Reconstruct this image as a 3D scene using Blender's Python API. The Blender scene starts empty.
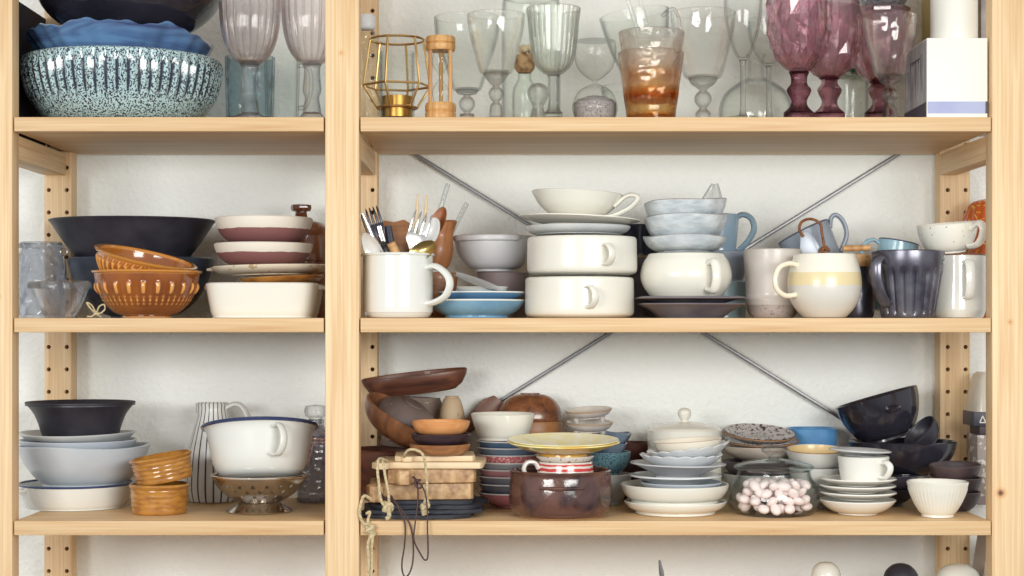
import bpy, bmesh, math, random
from math import pi, sin, cos, radians as R_, sqrt
from mathutils import Vector, Matrix, Euler
random.seed(7)
S = bpy.context.scene
COL = S.collection

# ---------------------------------------------------------------- geometry of the place
P = 0.00132          # metres per photo pixel at the front plane of the shelving (y = 0)
D0 = 2.2             # camera distance from that plane
CZ = 1.25            # camera height
HY = 325             # photo row of the horizon
def K(y): return P*(D0+y)/D0
def X(px, y): return (px-512)*K(y)
def Z(py, y): return CZ+(HY-py)*K(y)
def W(px, py, y): return Vector((X(px, y), y, Z(py, y)))
Z1, Z2, Z3, Z4 = Z(117, 0), Z(318, 0), Z(521, 0), Z(721, 0)
EPS = 0.0006
WALL_Y = 0.318

# ---------------------------------------------------------------- colour + materials
def lin(c):
    o = []
    for v in c[:3]:
        v /= 255.0
        o.append(v/12.92 if v <= .04045 else ((v+.055)/1.055)**2.4)
    return tuple(o)+(1.0,)
MATS = {}
def newmat(key):
    m = bpy.data.materials.new(key); m.use_nodes = True
    nt = m.node_tree; nt.nodes.clear()
    return m, nt, nt.nodes, nt.links
def ramp(N, stops, interp='LINEAR'):
    r = N.new('ShaderNodeValToRGB'); cr = r.color_ramp; cr.interpolation = interp
    while len(cr.elements) > 1: cr.elements.remove(cr.elements[-1])
    cr.elements[0].position = stops[0][0]; cr.elements[0].color = stops[0][1]
    for p, c in stops[1:]:
        e = cr.elements.new(p); e.color = c
    return r
def mixc(N, L, fac, a, b):
    m = N.new('ShaderNodeMix'); m.data_type = 'RGBA'
    for sock, v in ((0, fac), (6, a), (7, b)):
        if hasattr(v, 'links') or isinstance(v, bpy.types.NodeSocket): L.new(v, m.inputs[sock])
        else: m.inputs[sock].default_value = v
    return m.outputs[2]
def M(key, col, rough=.35, metal=0, coat=0, col2=None, ns=25, lo=.4, hi=.65, st=(1, 1, 1), speck=None, bands=None, bump=None, det=4, spec=.5, dist=0, trans=0, point=None):
    """ceramic, metal, wood or paint: one Principled, colours by procedural noise / height bands / specks"""
    if key in MATS: return MATS[key]
    m, nt, N, L = newmat(key)
    out = N.new('ShaderNodeOutputMaterial'); b = N.new('ShaderNodeBsdfPrincipled')
    L.new(b.outputs[0], out.inputs[0])
    b.inputs['Roughness'].default_value = rough; b.inputs['Metallic'].default_value = metal
    b.inputs['Coat Weight'].default_value = coat; b.inputs['Coat Roughness'].default_value = .08
    b.inputs['Specular IOR Level'].default_value = spec
    if trans: b.inputs['Transmission Weight'].default_value = trans
    tc = N.new('ShaderNodeTexCoord'); mp = N.new('ShaderNodeMapping'); mp.inputs['Scale'].default_value = st
    L.new(tc.outputs['Object'], mp.inputs[0])
    c = lin(col)
    if bands:
        sx = N.new('ShaderNodeSeparateXYZ'); L.new(tc.outputs['Object'], sx.inputs[0])
        nz = N.new('ShaderNodeTexNoise'); nz.inputs['Scale'].default_value = 60; L.new(tc.outputs['Object'], nz.inputs[0])
        ad = N.new('ShaderNodeMath'); ad.operation = 'MULTIPLY_ADD'; ad.inputs[1].default_value = .003; L.new(nz.outputs[0], ad.inputs[0]); L.new(sx.outputs[2], ad.inputs[2])
        top = max(z for z, _ in bands)+.02
        dv = N.new('ShaderNodeMath'); dv.operation = 'DIVIDE'; dv.inputs[1].default_value = top; L.new(ad.outputs[0], dv.inputs[0])
        rp = ramp(N, [(0, c)]+[((z+.0015)/top, lin(cc)) for z, cc in bands], 'CONSTANT'); L.new(dv.outputs[0], rp.inputs[0])
        c = rp.outputs[0]
    if col2 is not None:
        n = N.new('ShaderNodeTexNoise'); n.inputs['Scale'].default_value = ns; n.inputs['Detail'].default_value = det; n.inputs['Distortion'].default_value = dist
        L.new(mp.outputs[0], n.inputs[0])
        rp = ramp(N, [(lo, (0, 0, 0, 1)), (hi, (1, 1, 1, 1))]); L.new(n.outputs[0], rp.inputs[0])
        c = mixc(N, L, rp.outputs[0], c, lin(col2))
    if speck:
        sc, th, scol = speck
        v = N.new('ShaderNodeTexNoise'); v.inputs['Scale'].default_value = sc; v.inputs['Detail'].default_value = 2
        L.new(mp.outputs[0], v.inputs[0])
        rp = ramp(N, [(th, (0, 0, 0, 1)), (th+.03, (1, 1, 1, 1))]); L.new(v.outputs[0], rp.inputs[0])
        c = mixc(N, L, rp.outputs[0], c, lin(scol))
    if point:
        ge = N.new('ShaderNodeNewGeometry'); rp = ramp(N, [(point[0], (0, 0, 0, 1)), (point[1], (1, 1, 1, 1))]); L.new(ge.outputs['Pointiness'], rp.inputs[0])
        c = mixc(N, L, rp.outputs[0], c, lin(point[2]))
    if isinstance(c, tuple): b.inputs['Base Color'].default_value = c
    else: L.new(c, b.inputs['Base Color'])
    if bump:
        n = N.new('ShaderNodeTexNoise'); n.inputs['Scale'].default_value = bump[0]; n.inputs['Detail'].default_value = 4; L.new(mp.outputs[0], n.inputs[0])
        bp = N.new('ShaderNodeBump'); bp.inputs['Strength'].default_value = bump[1]; bp.inputs['Distance'].default_value = .003
        L.new(n.outputs[0], bp.inputs['Height']); L.new(bp.outputs[0], b.inputs['Normal'])
    MATS[key] = m; return m
def wood(key, c1, c2, axis='Z', fine=260, rough=.5, knots=(), planks=0, bands_scale=18, amt=.55, coat=0):
    """long-grained wood: stretched noise for the fibre, a distorted wave for the growth rings, knots at given object points"""
    if key in MATS: return MATS[key]
    m, nt, N, L = newmat(key)
    out = N.new('ShaderNodeOutputMaterial'); b = N.new('ShaderNodeBsdfPrincipled'); L.new(b.outputs[0], out.inputs[0])
    b.inputs['Roughness'].default_value = rough; b.inputs['Coat Weight'].default_value = coat
    tc = N.new('ShaderNodeTexCoord')
    a = {'X': 0, 'Y': 1, 'Z': 2}[axis]
    def mapped(cross, along):
        mp = N.new('ShaderNodeMapping'); s = [cross]*3; s[a] = along; mp.inputs['Scale'].default_value = s
        L.new(tc.outputs['Object'], mp.inputs[0]); return mp.outputs[0]
    n1 = N.new('ShaderNodeTexNoise'); n1.inputs['Scale'].default_value = 1; n1.inputs['Detail'].default_value = 5; L.new(mapped(fine, 6), n1.inputs[0])
    n2 = N.new('ShaderNodeTexNoise'); n2.inputs['Scale'].default_value = 1; n2.inputs['Detail'].default_value = 3; n2.inputs['Distortion'].default_value = 1.2; L.new(mapped(bands_scale*3, 2.2), n2.inputs[0])
    ad = N.new('ShaderNodeMath'); ad.operation = 'MULTIPLY_ADD'; ad.inputs[1].default_value = .5
    L.new(n1.outputs[0], ad.inputs[0]); 
    m2 = N.new('ShaderNodeMath'); m2.operation = 'MULTIPLY'; m2.inputs[1].default_value = .5; L.new(n2.outputs[0], m2.inputs[0]); L.new(m2.outputs[0], ad.inputs[2])
    rp = ramp(N, [(.5-amt*.28, lin(c2)), (.5+amt*.2, lin(c1))]); L.new(ad.outputs[0], rp.inputs[0])
    c = rp.outputs[0]
    for (kx, ky, kz, kr) in knots:
        vm = N.new('ShaderNodeVectorMath'); vm.operation = 'DISTANCE'
        vm.inputs[1].default_value = (kx, ky, kz); L.new(tc.outputs['Object'], vm.inputs[0])
        kp = ramp(N, [(0, lin((70, 40, 35))), (kr*.55, lin((110, 66, 44))), (kr, lin((215, 160, 100)))]); 
        ks = N.new('ShaderNodeMath'); ks.operation = 'ADD'; L.new(vm.outputs['Value'], ks.inputs[0])
        nn = N.new('ShaderNodeMath'); nn.operation = 'MULTIPLY'; nn.inputs[1].default_value = .004; L.new(n1.outputs[0], nn.inputs[0]); L.new(nn.outputs[0], ks.inputs[1])
        L.new(ks.outputs[0], kp.inputs[0])
        fk = ramp(N, [(kr*.8, (1, 1, 1, 1)), (kr*1.5, (0, 0, 0, 1))]); L.new(ks.outputs[0], fk.inputs[0])
        c = mixc(N, L, fk.outputs[0], c, kp.outputs[0])
    if planks:
        sx = N.new('ShaderNodeSeparateXYZ'); L.new(tc.outputs['Object'], sx.inputs[0])
        dv = N.new('ShaderNodeMath'); dv.operation = 'DIVIDE'; dv.inputs[1].default_value = planks; L.new(sx.outputs[1], dv.inputs[0])
        fl = N.new('ShaderNodeMath'); fl.operation = 'FLOOR'; L.new(dv.outputs[0], fl.inputs[0])
        wn = N.new('ShaderNodeTexWhiteNoise'); wn.noise_dimensions = '1D'; L.new(fl.outputs[0], wn.inputs['W'])
        rr = ramp(N, [(0, lin((236, 228, 218))), (1, (1, 1, 1, 1))]); L.new(wn.outputs['Value'], rr.inputs[0])
        mx = N.new('ShaderNodeMix'); mx.data_type = 'RGBA'; mx.blend_type = 'MULTIPLY'; mx.inputs[0].default_value = .8
        L.new(c, mx.inputs[6]); L.new(rr.outputs[0], mx.inputs[7]); c = mx.outputs[2]
    L.new(c, b.inputs['Base Color'])
    bp = N.new('ShaderNodeBump'); bp.inputs['Strength'].default_value = .15; bp.inputs['Distance'].default_value = .001
    L.new(ad.outputs[0], bp.inputs['Height']); L.new(bp.outputs[0], b.inputs['Normal'])
    MATS[key] = m; return m
def glass(key, tint=(254, 255, 254), edge=(146, 154, 158), rough=.02, bump=None, bands=None, pw=.75, gl=1.0, haze=0, refr=0):
    """clear vessel glass: transparent with a tint that deepens where the wall is seen edge-on, plus a Fresnel gloss"""
    if key in MATS: return MATS[key]
    m, nt, N, L = newmat(key)
    out = N.new('ShaderNodeOutputMaterial')
    tr = N.new('ShaderNodeBsdfTransparent'); g = N.new('ShaderNodeBsdfGlossy'); g.inputs['Roughness'].default_value = rough
    mx = N.new('ShaderNodeMixShader')
    lw = N.new('ShaderNodeLayerWeight'); lw.inputs['Blend'].default_value = .5
    f5 = N.new('ShaderNodeMath'); f5.operation = 'POWER'; f5.inputs[1].default_value = 4.5; L.new(lw.outputs['Facing'], f5.inputs[0])
    fr = N.new('ShaderNodeMath'); fr.operation = 'MULTIPLY_ADD'; fr.inputs[1].default_value = .7; fr.inputs[2].default_value = .02; L.new(f5.outputs[0], fr.inputs[0])
    pwn = N.new('ShaderNodeMath'); pwn.operation = 'POWER'; pwn.inputs[1].default_value = 3.2/max(pw, .05); L.new(lw.outputs['Facing'], pwn.inputs[0])
    t, e = lin(tint), lin(edge)
    if bands:
        tc = N.new('ShaderNodeTexCoord'); sx = N.new('ShaderNodeSeparateXYZ'); L.new(tc.outputs['Object'], sx.inputs[0])
        top = max(z for z, _, _ in bands)+.01
        dv = N.new('ShaderNodeMath'); dv.operation = 'DIVIDE'; dv.inputs[1].default_value = top; L.new(sx.outputs[2], dv.inputs[0])
        r1 = ramp(N, [(z/top, lin(a)) for z, a, _ in bands]); r2 = ramp(N, [(z/top, lin(bb)) for z, _, bb in bands])
        L.new(dv.outputs[0], r1.inputs[0]); L.new(dv.outputs[0], r2.inputs[0]); t, e = r1.outputs[0], r2.outputs[0]
    c = mixc(N, L, pwn.outputs[0], t, e)
    L.new(c, tr.inputs[0])
    if bump:
        tc2 = N.new('ShaderNodeTexCoord')
        if bump[0] == 'v':
            tx = N.new('ShaderNodeTexVoronoi'); tx.inputs['Scale'].default_value = bump[1]; o = tx.outputs['Distance']
        else:
            tx = N.new('ShaderNodeTexNoise'); tx.inputs['Scale'].default_value = bump[1]; o = tx.outputs[0]
        L.new(tc2.outputs['Object'], tx.inputs[0])
        bp = N.new('ShaderNodeBump'); bp.inputs['Strength'].default_value = bump[2]; bp.inputs['Distance'].default_value = .004
        L.new(o, bp.inputs['Height'])
        for nd in (lw, g): L.new(bp.outputs[0], nd.inputs['Normal'])
    fm = N.new('ShaderNodeMath'); fm.operation = 'MULTIPLY'; fm.inputs[1].default_value = gl; L.new(fr.outputs[0], fm.inputs[0])
    L.new(fm.outputs[0], mx.inputs[0]); L.new(tr.outputs[0], mx.inputs[1]); L.new(g.outputs[0], mx.inputs[2])
    last = mx.outputs[0]
    if refr:
        rg = N.new('ShaderNodeBsdfGlass'); rg.inputs['IOR'].default_value = 1.46; rg.inputs['Roughness'].default_value = .01
        L.new(c, rg.inputs['Color'])
        if bump: L.new(bp.outputs[0], rg.inputs['Normal'])
        m4 = N.new('ShaderNodeMixShader'); m4.inputs[0].default_value = refr
        L.new(last, m4.inputs[1]); L.new(rg.outputs[0], m4.inputs[2]); last = m4.outputs[0]
    if haze:
        df = N.new('ShaderNodeBsdfDiffuse'); df.inputs[0].default_value = lin((235, 235, 230)); m3 = N.new('ShaderNodeMixShader'); m3.inputs[0].default_value = haze
        L.new(last, m3.inputs[1]); L.new(df.outputs[0], m3.inputs[2]); last = m3.outputs[0]
    L.new(last, out.inputs[0])
    MATS[key] = m; return m
def solidglass(key, col=(250, 250, 250), mixf=.3, edge=(204, 208, 210)):
    """thick glass of stems and knobs: part refracting, part straight-through"""
    if key in MATS: return MATS[key]
    m, nt, N, L = newmat(key)
    out = N.new('ShaderNodeOutputMaterial'); gl = N.new('ShaderNodeBsdfGlass'); gl.inputs['IOR'].default_value = 1.45; gl.inputs['Color'].default_value = lin(col)
    tr = N.new('ShaderNodeBsdfTransparent'); lw = N.new('ShaderNodeLayerWeight'); lw.inputs['Blend'].default_value = .5
    L.new(mixc(N, L, lw.outputs['Facing'], lin(col), lin(edge)), tr.inputs[0])
    mx = N.new('ShaderNodeMixShader'); mx.inputs[0].default_value = mixf
    L.new(tr.outputs[0], mx.inputs[1]); L.new(gl.outputs[0], mx.inputs[2]); L.new(mx.outputs[0], out.inputs[0])
    MATS[key] = m; return m

# ---------------------------------------------------------------- mesh helpers
class MB:
    def __init__(s): s.v = []; s.f = []
    def lathe(s, prof, n=48, mod=None, sy=1.0, sq=None, c=(0, 0, 0), tw=None):
        """revolve (r,z[,flag]) points; flag 1 = wall the mod acts on; tw(theta,k,r,z)->(dr,dz)"""
        rings = []
        for k, p in enumerate(prof):
            r, z = p[0], p[1]; fl = p[2] if len(p) > 2 else 1
            if r < 1e-6:
                rings.append([len(s.v)]); s.v.append((c[0], c[1], c[2]+z)); continue
            ring = []
            for i in range(n):
                t = 2*pi*i/n; rr, zz = r, z
                if mod and fl: rr = r*(1+mod(t, z))
                if sq: rr *= (abs(cos(t))**sq+abs(sin(t))**sq)**(-1/sq)
                if tw:
                    a, bz = tw(t, r, z); rr += a; zz += bz
                ring.append(len(s.v)); s.v.append((c[0]+rr*cos(t), c[1]+rr*sin(t)*sy, c[2]+zz))
            rings.append(ring)
        for a, b in zip(rings, rings[1:]):
            if len(a) == 1 and len(b) == 1: continue
            for i in range(n):
                j = (i+1) % n
                if len(a) == 1: s.f.append((a[0], b[i], b[j]))
                elif len(b) == 1: s.f.append((a[i], b[0], a[j]))
                else: s.f.append((a[i], b[i], b[j], a[j]))
        return s
    def tube(s, pts, r, n=10, flat=1.0, closed=False, up=None, r2=None):
        """sweep an ellipse (r by r*flat) along points; r may be a list"""
        pts = [Vector(p) for p in pts]; m = len(pts)
        rs = r if isinstance(r, (list, tuple)) else [r]*m
        fl = flat if isinstance(flat, (list, tuple)) else [flat]*m
        T = []
        for i in range(m):
            a = pts[(i-1) % m] if closed or i > 0 else pts[i]; b = pts[(i+1) % m] if closed or i < m-1 else pts[i]
            T.append((b-a).normalized())
        u = Vector(up) if up else (Vector((0, 1, 0)) if abs(T[0].y) < .9 else Vector((1, 0, 0)))
        rings = []
        for i in range(m):
            u = (u-T[i]*u.dot(T[i])).normalized(); w = T[i].cross(u)
            ring = []
            for k in range(n):
                t = 2*pi*k/n
                ring.append(len(s.v)); s.v.append(tuple(pts[i]+w*(rs[i]*cos(t))+u*(rs[i]*fl[i]*sin(t))))
            rings.append(ring)
        rg = list(zip(rings, rings[1:]))+([(rings[-1], rings[0])] if closed else [])
        for a, b in rg:
            for k in range(n):
                j = (k+1) % n; s.f.append((a[k], a[j], b[j], b[k]))
        if not closed: s.f.append(tuple(reversed(rings[0]))); s.f.append(tuple(rings[-1]))
        return s
    def box(s, lo, hi, bev=0.0):
        (x0, y0, z0), (x1, y1, z1) = lo, hi
        bm = bmesh.new()
        bmesh.ops.create_cube(bm, size=1)
        for v in bm.verts: v.co = Vector(((x0+x1)/2+v.co.x*(x1-x0), (y0+y1)/2+v.co.y*(y1-y0), (z0+z1)/2+v.co.z*(z1-z0)))
        if bev: bmesh.ops.bevel(bm, geom=bm.edges[:], offset=bev, segments=2, affect='EDGES', profile=.6)
        o = len(s.v); bm.verts.index_update()
        s.v += [tuple(v.co) for v in bm.verts]; s.f += [tuple(o+v.index for v in f.verts) for f in bm.faces]; bm.free()
        return s
    def ball(s, c, r, sx=1, sy=1, sz=1, n=14, rot=None):
        o = len(s.v); self = MB(); pr = [(sin(pi*i/10)*r, -cos(pi*i/10)*r) for i in range(11)]; pr[0] = (0, -r); pr[-1] = (0, r)
        self.lathe(pr, n)
        for v in self.v:
            q = Vector((v[0]*sx, v[1]*sy, v[2]*sz))
            if rot: q.rotate(rot)
            s.v.append(tuple(q+Vector(c)))
        s.f += [tuple(o+i for i in f) for f in self.f]; return s
    def prism(s, poly, z0, z1, bev=0.0, plane='XY'):
        """extrude an outline; plane XY (thickness z) or XZ (thickness y)"""
        bm = bmesh.new()
        f = [bm.verts.new((x, y, z0) if plane == 'XY' else (x, z0, y)) for x, y in poly]
        fc = bm.faces.new(f); ex = bmesh.ops.extrude_face_region(bm, geom=[fc])
        d = Vector((0, 0, z1-z0)) if plane == 'XY' else Vector((0, z1-z0, 0))
        for e in ex['geom']:
            if isinstance(e, bmesh.types.BMVert): e.co += d
        bmesh.ops.recalc_face_normals(bm, faces=bm.faces[:])
        if bev:
            ed = [e for e in bm.edges if len(e.link_faces) == 2 and e.calc_face_angle(0) > .9]
            bmesh.ops.bevel(bm, geom=ed, offset=bev, segments=2, affect='EDGES', profile=.6, clamp_overlap=True)
        o = len(s.v); bm.verts.index_update()
        s.v += [tuple(v.co) for v in bm.verts]; s.f += [tuple(o+v.index for v in f.verts) for f in bm.faces]; bm.free(); return s
    def build(s, name, m, parent=None, loc=None, rot=None, ang=38):
        me = bpy.data.meshes.new(name); me.from_pydata(s.v, [], s.f); 
        bm = bmesh.new(); bm.from_mesh(me); bmesh.ops.recalc_face_normals(bm, faces=bm.faces[:]); bm.to_mesh(me); bm.free()
        me.shade_smooth(); me.set_sharp_from_angle(angle=R_(ang))
        me.materials.append(m)
        o = bpy.data.objects.new(name, me); COL.objects.link(o)
        if parent: o.parent = parent
        if loc is not None: o.location = loc
        if rot is not None: o.rotation_euler = rot
        return o
def cr(pts, k=4):
    """Catmull-Rom through points of any dimension"""
    out = []; n = len(pts)
    for i in range(n-1):
        a, b, c, d = pts[max(i-1, 0)], pts[i], pts[i+1], pts[min(i+2, n-1)]
        for j in range(k):
            t = j/k
            out.append(tuple(.5*((2*b[q])+(-a[q]+c[q])*t+(2*a[q]-5*b[q]+4*c[q]-d[q])*t*t+(-a[q]+3*b[q]-3*c[q]+d[q])*t**3) for q in range(len(b))))
    out.append(tuple(pts[-1])); return out
def shell(outer, t, tb=None, inner_mod=0):
    outer = [(r, max(z, outer[0][1])) for r, z in outer]
    """a vessel wall: outer profile (base edge to rim) -> closed profile with thickness t and a floor tb"""
    tb = tb or t*1.3
    inn = []
    for i, (r, z) in enumerate(outer):
        a = outer[max(i-1, 0)]; b = outer[min(i+1, len(outer)-1)]
        dr, dz = b[0]-a[0], b[1]-a[1]; l = sqrt(dr*dr+dz*dz) or 1
        ri, zi = r-t*dz/l, z+t*dr/l
        if ri > t*.5: inn.append((ri, max(zi, outer[0][1]+tb)))
    Rr, H = outer[-1]; ir, iz = inn[-1]
    cap = [((Rr*.75+ir*.25), (H+t*.3), 1), ((Rr+ir)/2, H+t*.42, 0), ((Rr*.25+ir*.75), H+t*.3, 0)]
    inn[-1] = (ir, H)
    prof = [(0, outer[0][1], 0)]+[(r, z, 1) for r, z in outer]+cap+[(r, z, inner_mod) for r, z in reversed(inn)]+[(0, outer[0][1]+tb, 0)]
    return prof
def bowlprof(R, H, rb, c=.8, foot=.003, k=10, flare=0):
    """from base radius rb to rim R: c=1 round sided, 0 straight sided, <0 trumpet"""
    out = [(rb, 0)]
    if foot: out.append((rb*.98, foot))
    for i in range(1, k+1):
        u = i/k; a = u*pi/2
        re, ze = sin(a), 1-cos(a)
        rl, zl = u, u
        cc = abs(c)
        if c < 0: re, ze = 1-cos(a), sin(a)
        r = rl*(1-cc)+re*cc; z = zl*(1-cc)+ze*cc
        out.append((rb+(R-rb)*r + flare*max(0, u-.75)*4*.25, foot+(H-foot)*z))
    out[-1] = (R, H)
    return out

# ---------------------------------------------------------------- things
def tag(o, label, cat, group=None, kind=None):
    if label: o['label'] = label
    if cat: o['category'] = cat
    if group: o['group'] = group
    if kind: o['kind'] = kind
    return o
def thing(name, label, cat, loc, rot=(0, 0, 0), anchor=None, group=None):
    o = bpy.data.objects.new(name, None); COL.objects.link(o); o.empty_display_size = .02
    put(o, loc, rot, anchor); return tag(o, label, cat, group)
def put(o, loc, rot=(0, 0, 0), anchor=None):
    e = Euler(rot); o.rotation_euler = e
    l = Vector(loc)
    if anchor is not None: l = l-(e.to_matrix() @ Vector(anchor))
    o.location = l
def struct(o): o['kind'] = 'structure'; return o
def ribmod(n, a, ph=0, sharp=1):
    return lambda t, z: a*((.5+.5*cos(n*t+ph))**sharp-.5)
def handle_pts(pts, cx_px, y, zb, ang):
    """[(dx_px, py)] -> local 3D loop points in the plane turned by ang about the thing's axis"""
    k = K(y); ca, sa = cos(R_(ang)), sin(R_(ang))
    return [(dx*k*ca, dx*k*sa, Z(py, y)-zb) for dx, py in pts]
def handle(parent, pts, r, m, flat=1.4, name='handle', k=6):
    return MB().tube(cr(pts, k), r, 10, flat).build(name, m, parent)
def ear(parent, a0, r0, pts, a1, r, m, flat=1.8):
    """strap loop rooted on the wall at azimuth a0 (radius r0) and reaching out in direction a1: pts are (out, z)"""
    b = (r0*cos(R_(a0)), r0*sin(R_(a0))); d = (cos(R_(a1)), sin(R_(a1)))
    return MB().tube([(b[0]+o*d[0], b[1]+o*d[1], z) for o, z in cr(pts, 6)], r, 10, flat, up=(-d[1], d[0], 0)).build('handle', m, parent)
def bowl(label, cx, y, w, top, bot, m, c=.8, rb=.5, t=.0035, name='bowl', cat='bowl', group=None, rot=(0, 0, 0), sy=1, mod=None, n=64, foot=.003, sq=None, rimm=None, rimr=.0022, zb=None, front=None, tw=None, prof=None, inm=None, force=False, k=10):
    """a vessel by photo pixels: centre column cx at depth y, rim width w, rim row top, base row bot ('1','2','3' = standing on that board)"""
    kk = K(y); R = w/2*kk
    if front is None: front = top < HY-12
    zt = Z(top, y-R*sy if front else y)
    if isinstance(bot, str): z0 = {'1': Z1, '2': Z2, '3': Z3}[bot]+EPS
    else: z0 = Z(bot, y)
    if zb is not None: z0 = zb
    H = zt-z0
    outer = prof(R, H) if prof else bowlprof(R, H, R*rb, c, foot, k)
    mb = MB().lathe(shell(outer, t), n, mod, sy, sq, tw=tw)
    loc = (X(cx, y), y, zt); anc = (0, 0, H)
    if rimm or inm or force:
        e = thing(name, label, cat, loc, rot, anc, group)
        mb.build('body', m, e)
        if rimm:
            q = []
            for i in range(n):
                th = 2*pi*i/n; rr = R-t*.4+(tw(th, R, H)[0] if tw else 0)
                if sq: rr *= (abs(cos(th))**sq+abs(sin(th))**sq)**(-1/sq)
                dz = tw(th, R, H)[1] if tw else 0
                q.append((rr*cos(th), rr*sin(th)*sy, H+dz))
            MB().tube(q, rimr, 8, 1, True).build('rim', rimm, e)
        if inm:
            # glaze lining: a thin inner skin
            def inset(tt):
                q_ = []
                for i, (r, z) in enumerate(outer):
                    a_ = outer[max(i-1, 0)]; c_ = outer[min(i+1, len(outer)-1)]
                    dr, dz = c_[0]-a_[0], c_[1]-a_[1]; l_ = sqrt(dr*dr+dz*dz) or 1
                    if r-tt*dz/l_ > .002: q_.append((r-tt*dz/l_, max(z+tt*dr/l_, t*1.3+tt-t)))
                return q_
            i1, i2 = inset(t+.0003), inset(t+.0010)
            MB().lathe([(0, t*1.3+.0003)]+i1+list(reversed(i2))+[(0, t*1.3+.0010)], n, None, sy, sq).build('glaze_lining', inm, e)
        e['H'] = H; e['R'] = R
        return e
    o = mb.build(name, m); put(o, loc, rot, anc); tag(o, label, cat, group); o['H'] = H; o['R'] = R
    return o
def goblet(label, cx, y, zb, foot_r, stem, bowlp, gm, sm, name='goblet', cat='glass', t=.0022, n=64, mod=None, smod=None, group=None, fm=None, bang=38):
    """stemmed glass: foot, solid stem and bowl; stem/bowl profiles are (half-width px, row), listed upwards"""
    k = K(y); e = thing(name, label, cat, (X(cx, y), y, zb), group=group)
    cv = lambda L: [(r*k, Z(py, y)-zb) for r, py in L]
    st = cv(stem); bw = cv(bowlp); fr = foot_r*k; s0 = st[0]
    MB().lathe([(0, 0), (fr, 0), (fr, .0016), (fr*.6, .0035), (s0[0], max(s0[1], .005)), (0, max(s0[1], .005))], n).build('foot', fm or gm, e)
    ss = cr(st, 5)
    MB().lathe([(0, ss[0][1])]+ss+[(0, ss[-1][1])], 32, smod).build('stem', sm, e)
    bb = cr(bw, 6)
    MB().lathe(shell(bb, t, t*1.5), n, mod).build('bowl', gm, e, ang=bang)
    return e
# ================================================================ the room
wm, nt, N, L = newmat('plaster')
o_ = N.new('ShaderNodeOutputMaterial'); b_ = N.new('ShaderNodeBsdfPrincipled'); L.new(b_.outputs[0], o_.inputs[0])
b_.inputs['Base Color'].default_value = lin((246, 249, 246)); b_.inputs['Roughness'].default_value = .85
tc_ = N.new('ShaderNodeTexCoord'); n_ = N.new('ShaderNodeTexNoise'); n_.inputs['Scale'].default_value = 130; n_.inputs['Detail'].default_value = 3
L.new(tc_.outputs['Object'], n_.inputs[0])
r_ = ramp(N, [(.4, (0, 0, 0, 1)), (.75, (1, 1, 1, 1))]); L.new(n_.outputs[0], r_.inputs[0])
bp_ = N.new('ShaderNodeBump'); bp_.inputs['Strength'].default_value = .32; bp_.inputs['Distance'].default_value = .004
L.new(r_.outputs[0], bp_.inputs['Height']); L.new(bp_.outputs[0], b_.inputs['Normal'])
struct(MB().box((-2.2, WALL_Y, 0), (2.2, WALL_Y+.1, 2.7)).build('wall_back', wm))
fm_ = wood('floor boards', (128, 112, 98), (104, 90, 80), 'X', 120)
struct(MB().box((-2.2, -3.2, -.05), (2.2, WALL_Y+.1, 0)).build('floor', fm_))

# ================================================================ the shelving
PINE = ((235, 207, 164), (208, 166, 116))
def pine(key, axis, knots=(), planks=0, fine=420): return wood(key, *PINE, axis, fine, .5, knots, planks, amt=.62)
sh = thing('shelving_unit', 'pale pine shelving unit with three rows of boards, crammed with crockery', 'shelf', (0, .15, 0))
def px0(p): return (p-512)*P
Y0 = -.15
def post(x0, x1, y0, y1, key, knots=()):
    cx, cy = (px0(x0)+px0(x1))/2, (y0+y1)/2
    w, d = (px0(x1)-px0(x0))/2, (y1-y0)/2
    kn = [((px0(kx)-cx), -d, Z(ky, 0), kr) for kx, ky, kr in knots]
    return MB().box((-w, -d, 0), (w, d, 1.78), .0022).build('post', pine(key, 'Z', kn), sh, (cx, cy+Y0, 0))
post(-22, 12.4, .0, .031, 'pine post a', [(-2, 297, .004)])
post(325, 359, .0, .031, 'pine post b', [(341, 53, .0035)])
post(992, 1026, .0, .031, 'pine post c', [(1001, 493, .0075), (1010, 322, .004)])
def holed(x0, x1, cols, key):
    o = post(x0, x1, .268, .300, key)
    cx = (px0(x0)+px0(x1))/2
    cut = MB()
    zz = Z(167.6, .268)
    for k in range(-22, 20):
        z = zz+k*.0332
        if not (.45 < z < 1.72): continue
        for c in cols:
            x = px0(c)-cx
            ring = [(.0032*cos(i*pi/6), .0032*sin(i*pi/6)) for i in range(12)]
            b0 = len(cut.v)
            cut.v += [(x+a, -.03, z+b) for a, b in ring]+[(x+a, .012, z+b) for a, b in ring]
            cut.f += [(b0+i, b0+(i+1) % 12, b0+12+(i+1) % 12, b0+12+i) for i in range(12)]+[tuple(b0+i for i in reversed(range(12))), tuple(b0+12+i for i in range(12))]
    c = cut.build('hole_cutter', MATS[key]); c.location = (cx, .284, 0)
    bpy.context.view_layer.update()
    md = o.modifiers.new('b', 'BOOLEAN'); md.operation = 'DIFFERENCE'; md.object = c; md.solver = 'EXACT'
    dg = bpy.context.evaluated_depsgraph_get(); me = bpy.data.meshes.new_from_object(o.evaluated_get(dg))
    o.modifiers.clear(); o.data = me
    bpy.data.objects.remove(c)
    me.shade_smooth(); me.set_sharp_from_angle(angle=R_(30))
holed(-13, 18, (-7.8, 12.4), 'pine post d')
holed(328, 361, (335, 355.4), 'pine post e')
holed(992, 1026, (1001, 1021), 'pine post f')
def board(x0, x1, zt):
    cx = (px0(x0)+px0(x1))/2; w = (px0(x1)-px0(x0))/2
    i = len([1 for c in sh.children if c.name.startswith('shelf_board')])
    MB().box((-w, -.15, -.019), (w, .148, 0), .0012).build('shelf_board', pine('pine board %d' % i, 'X', (), .062), sh, (cx, .15+Y0, zt))
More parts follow.
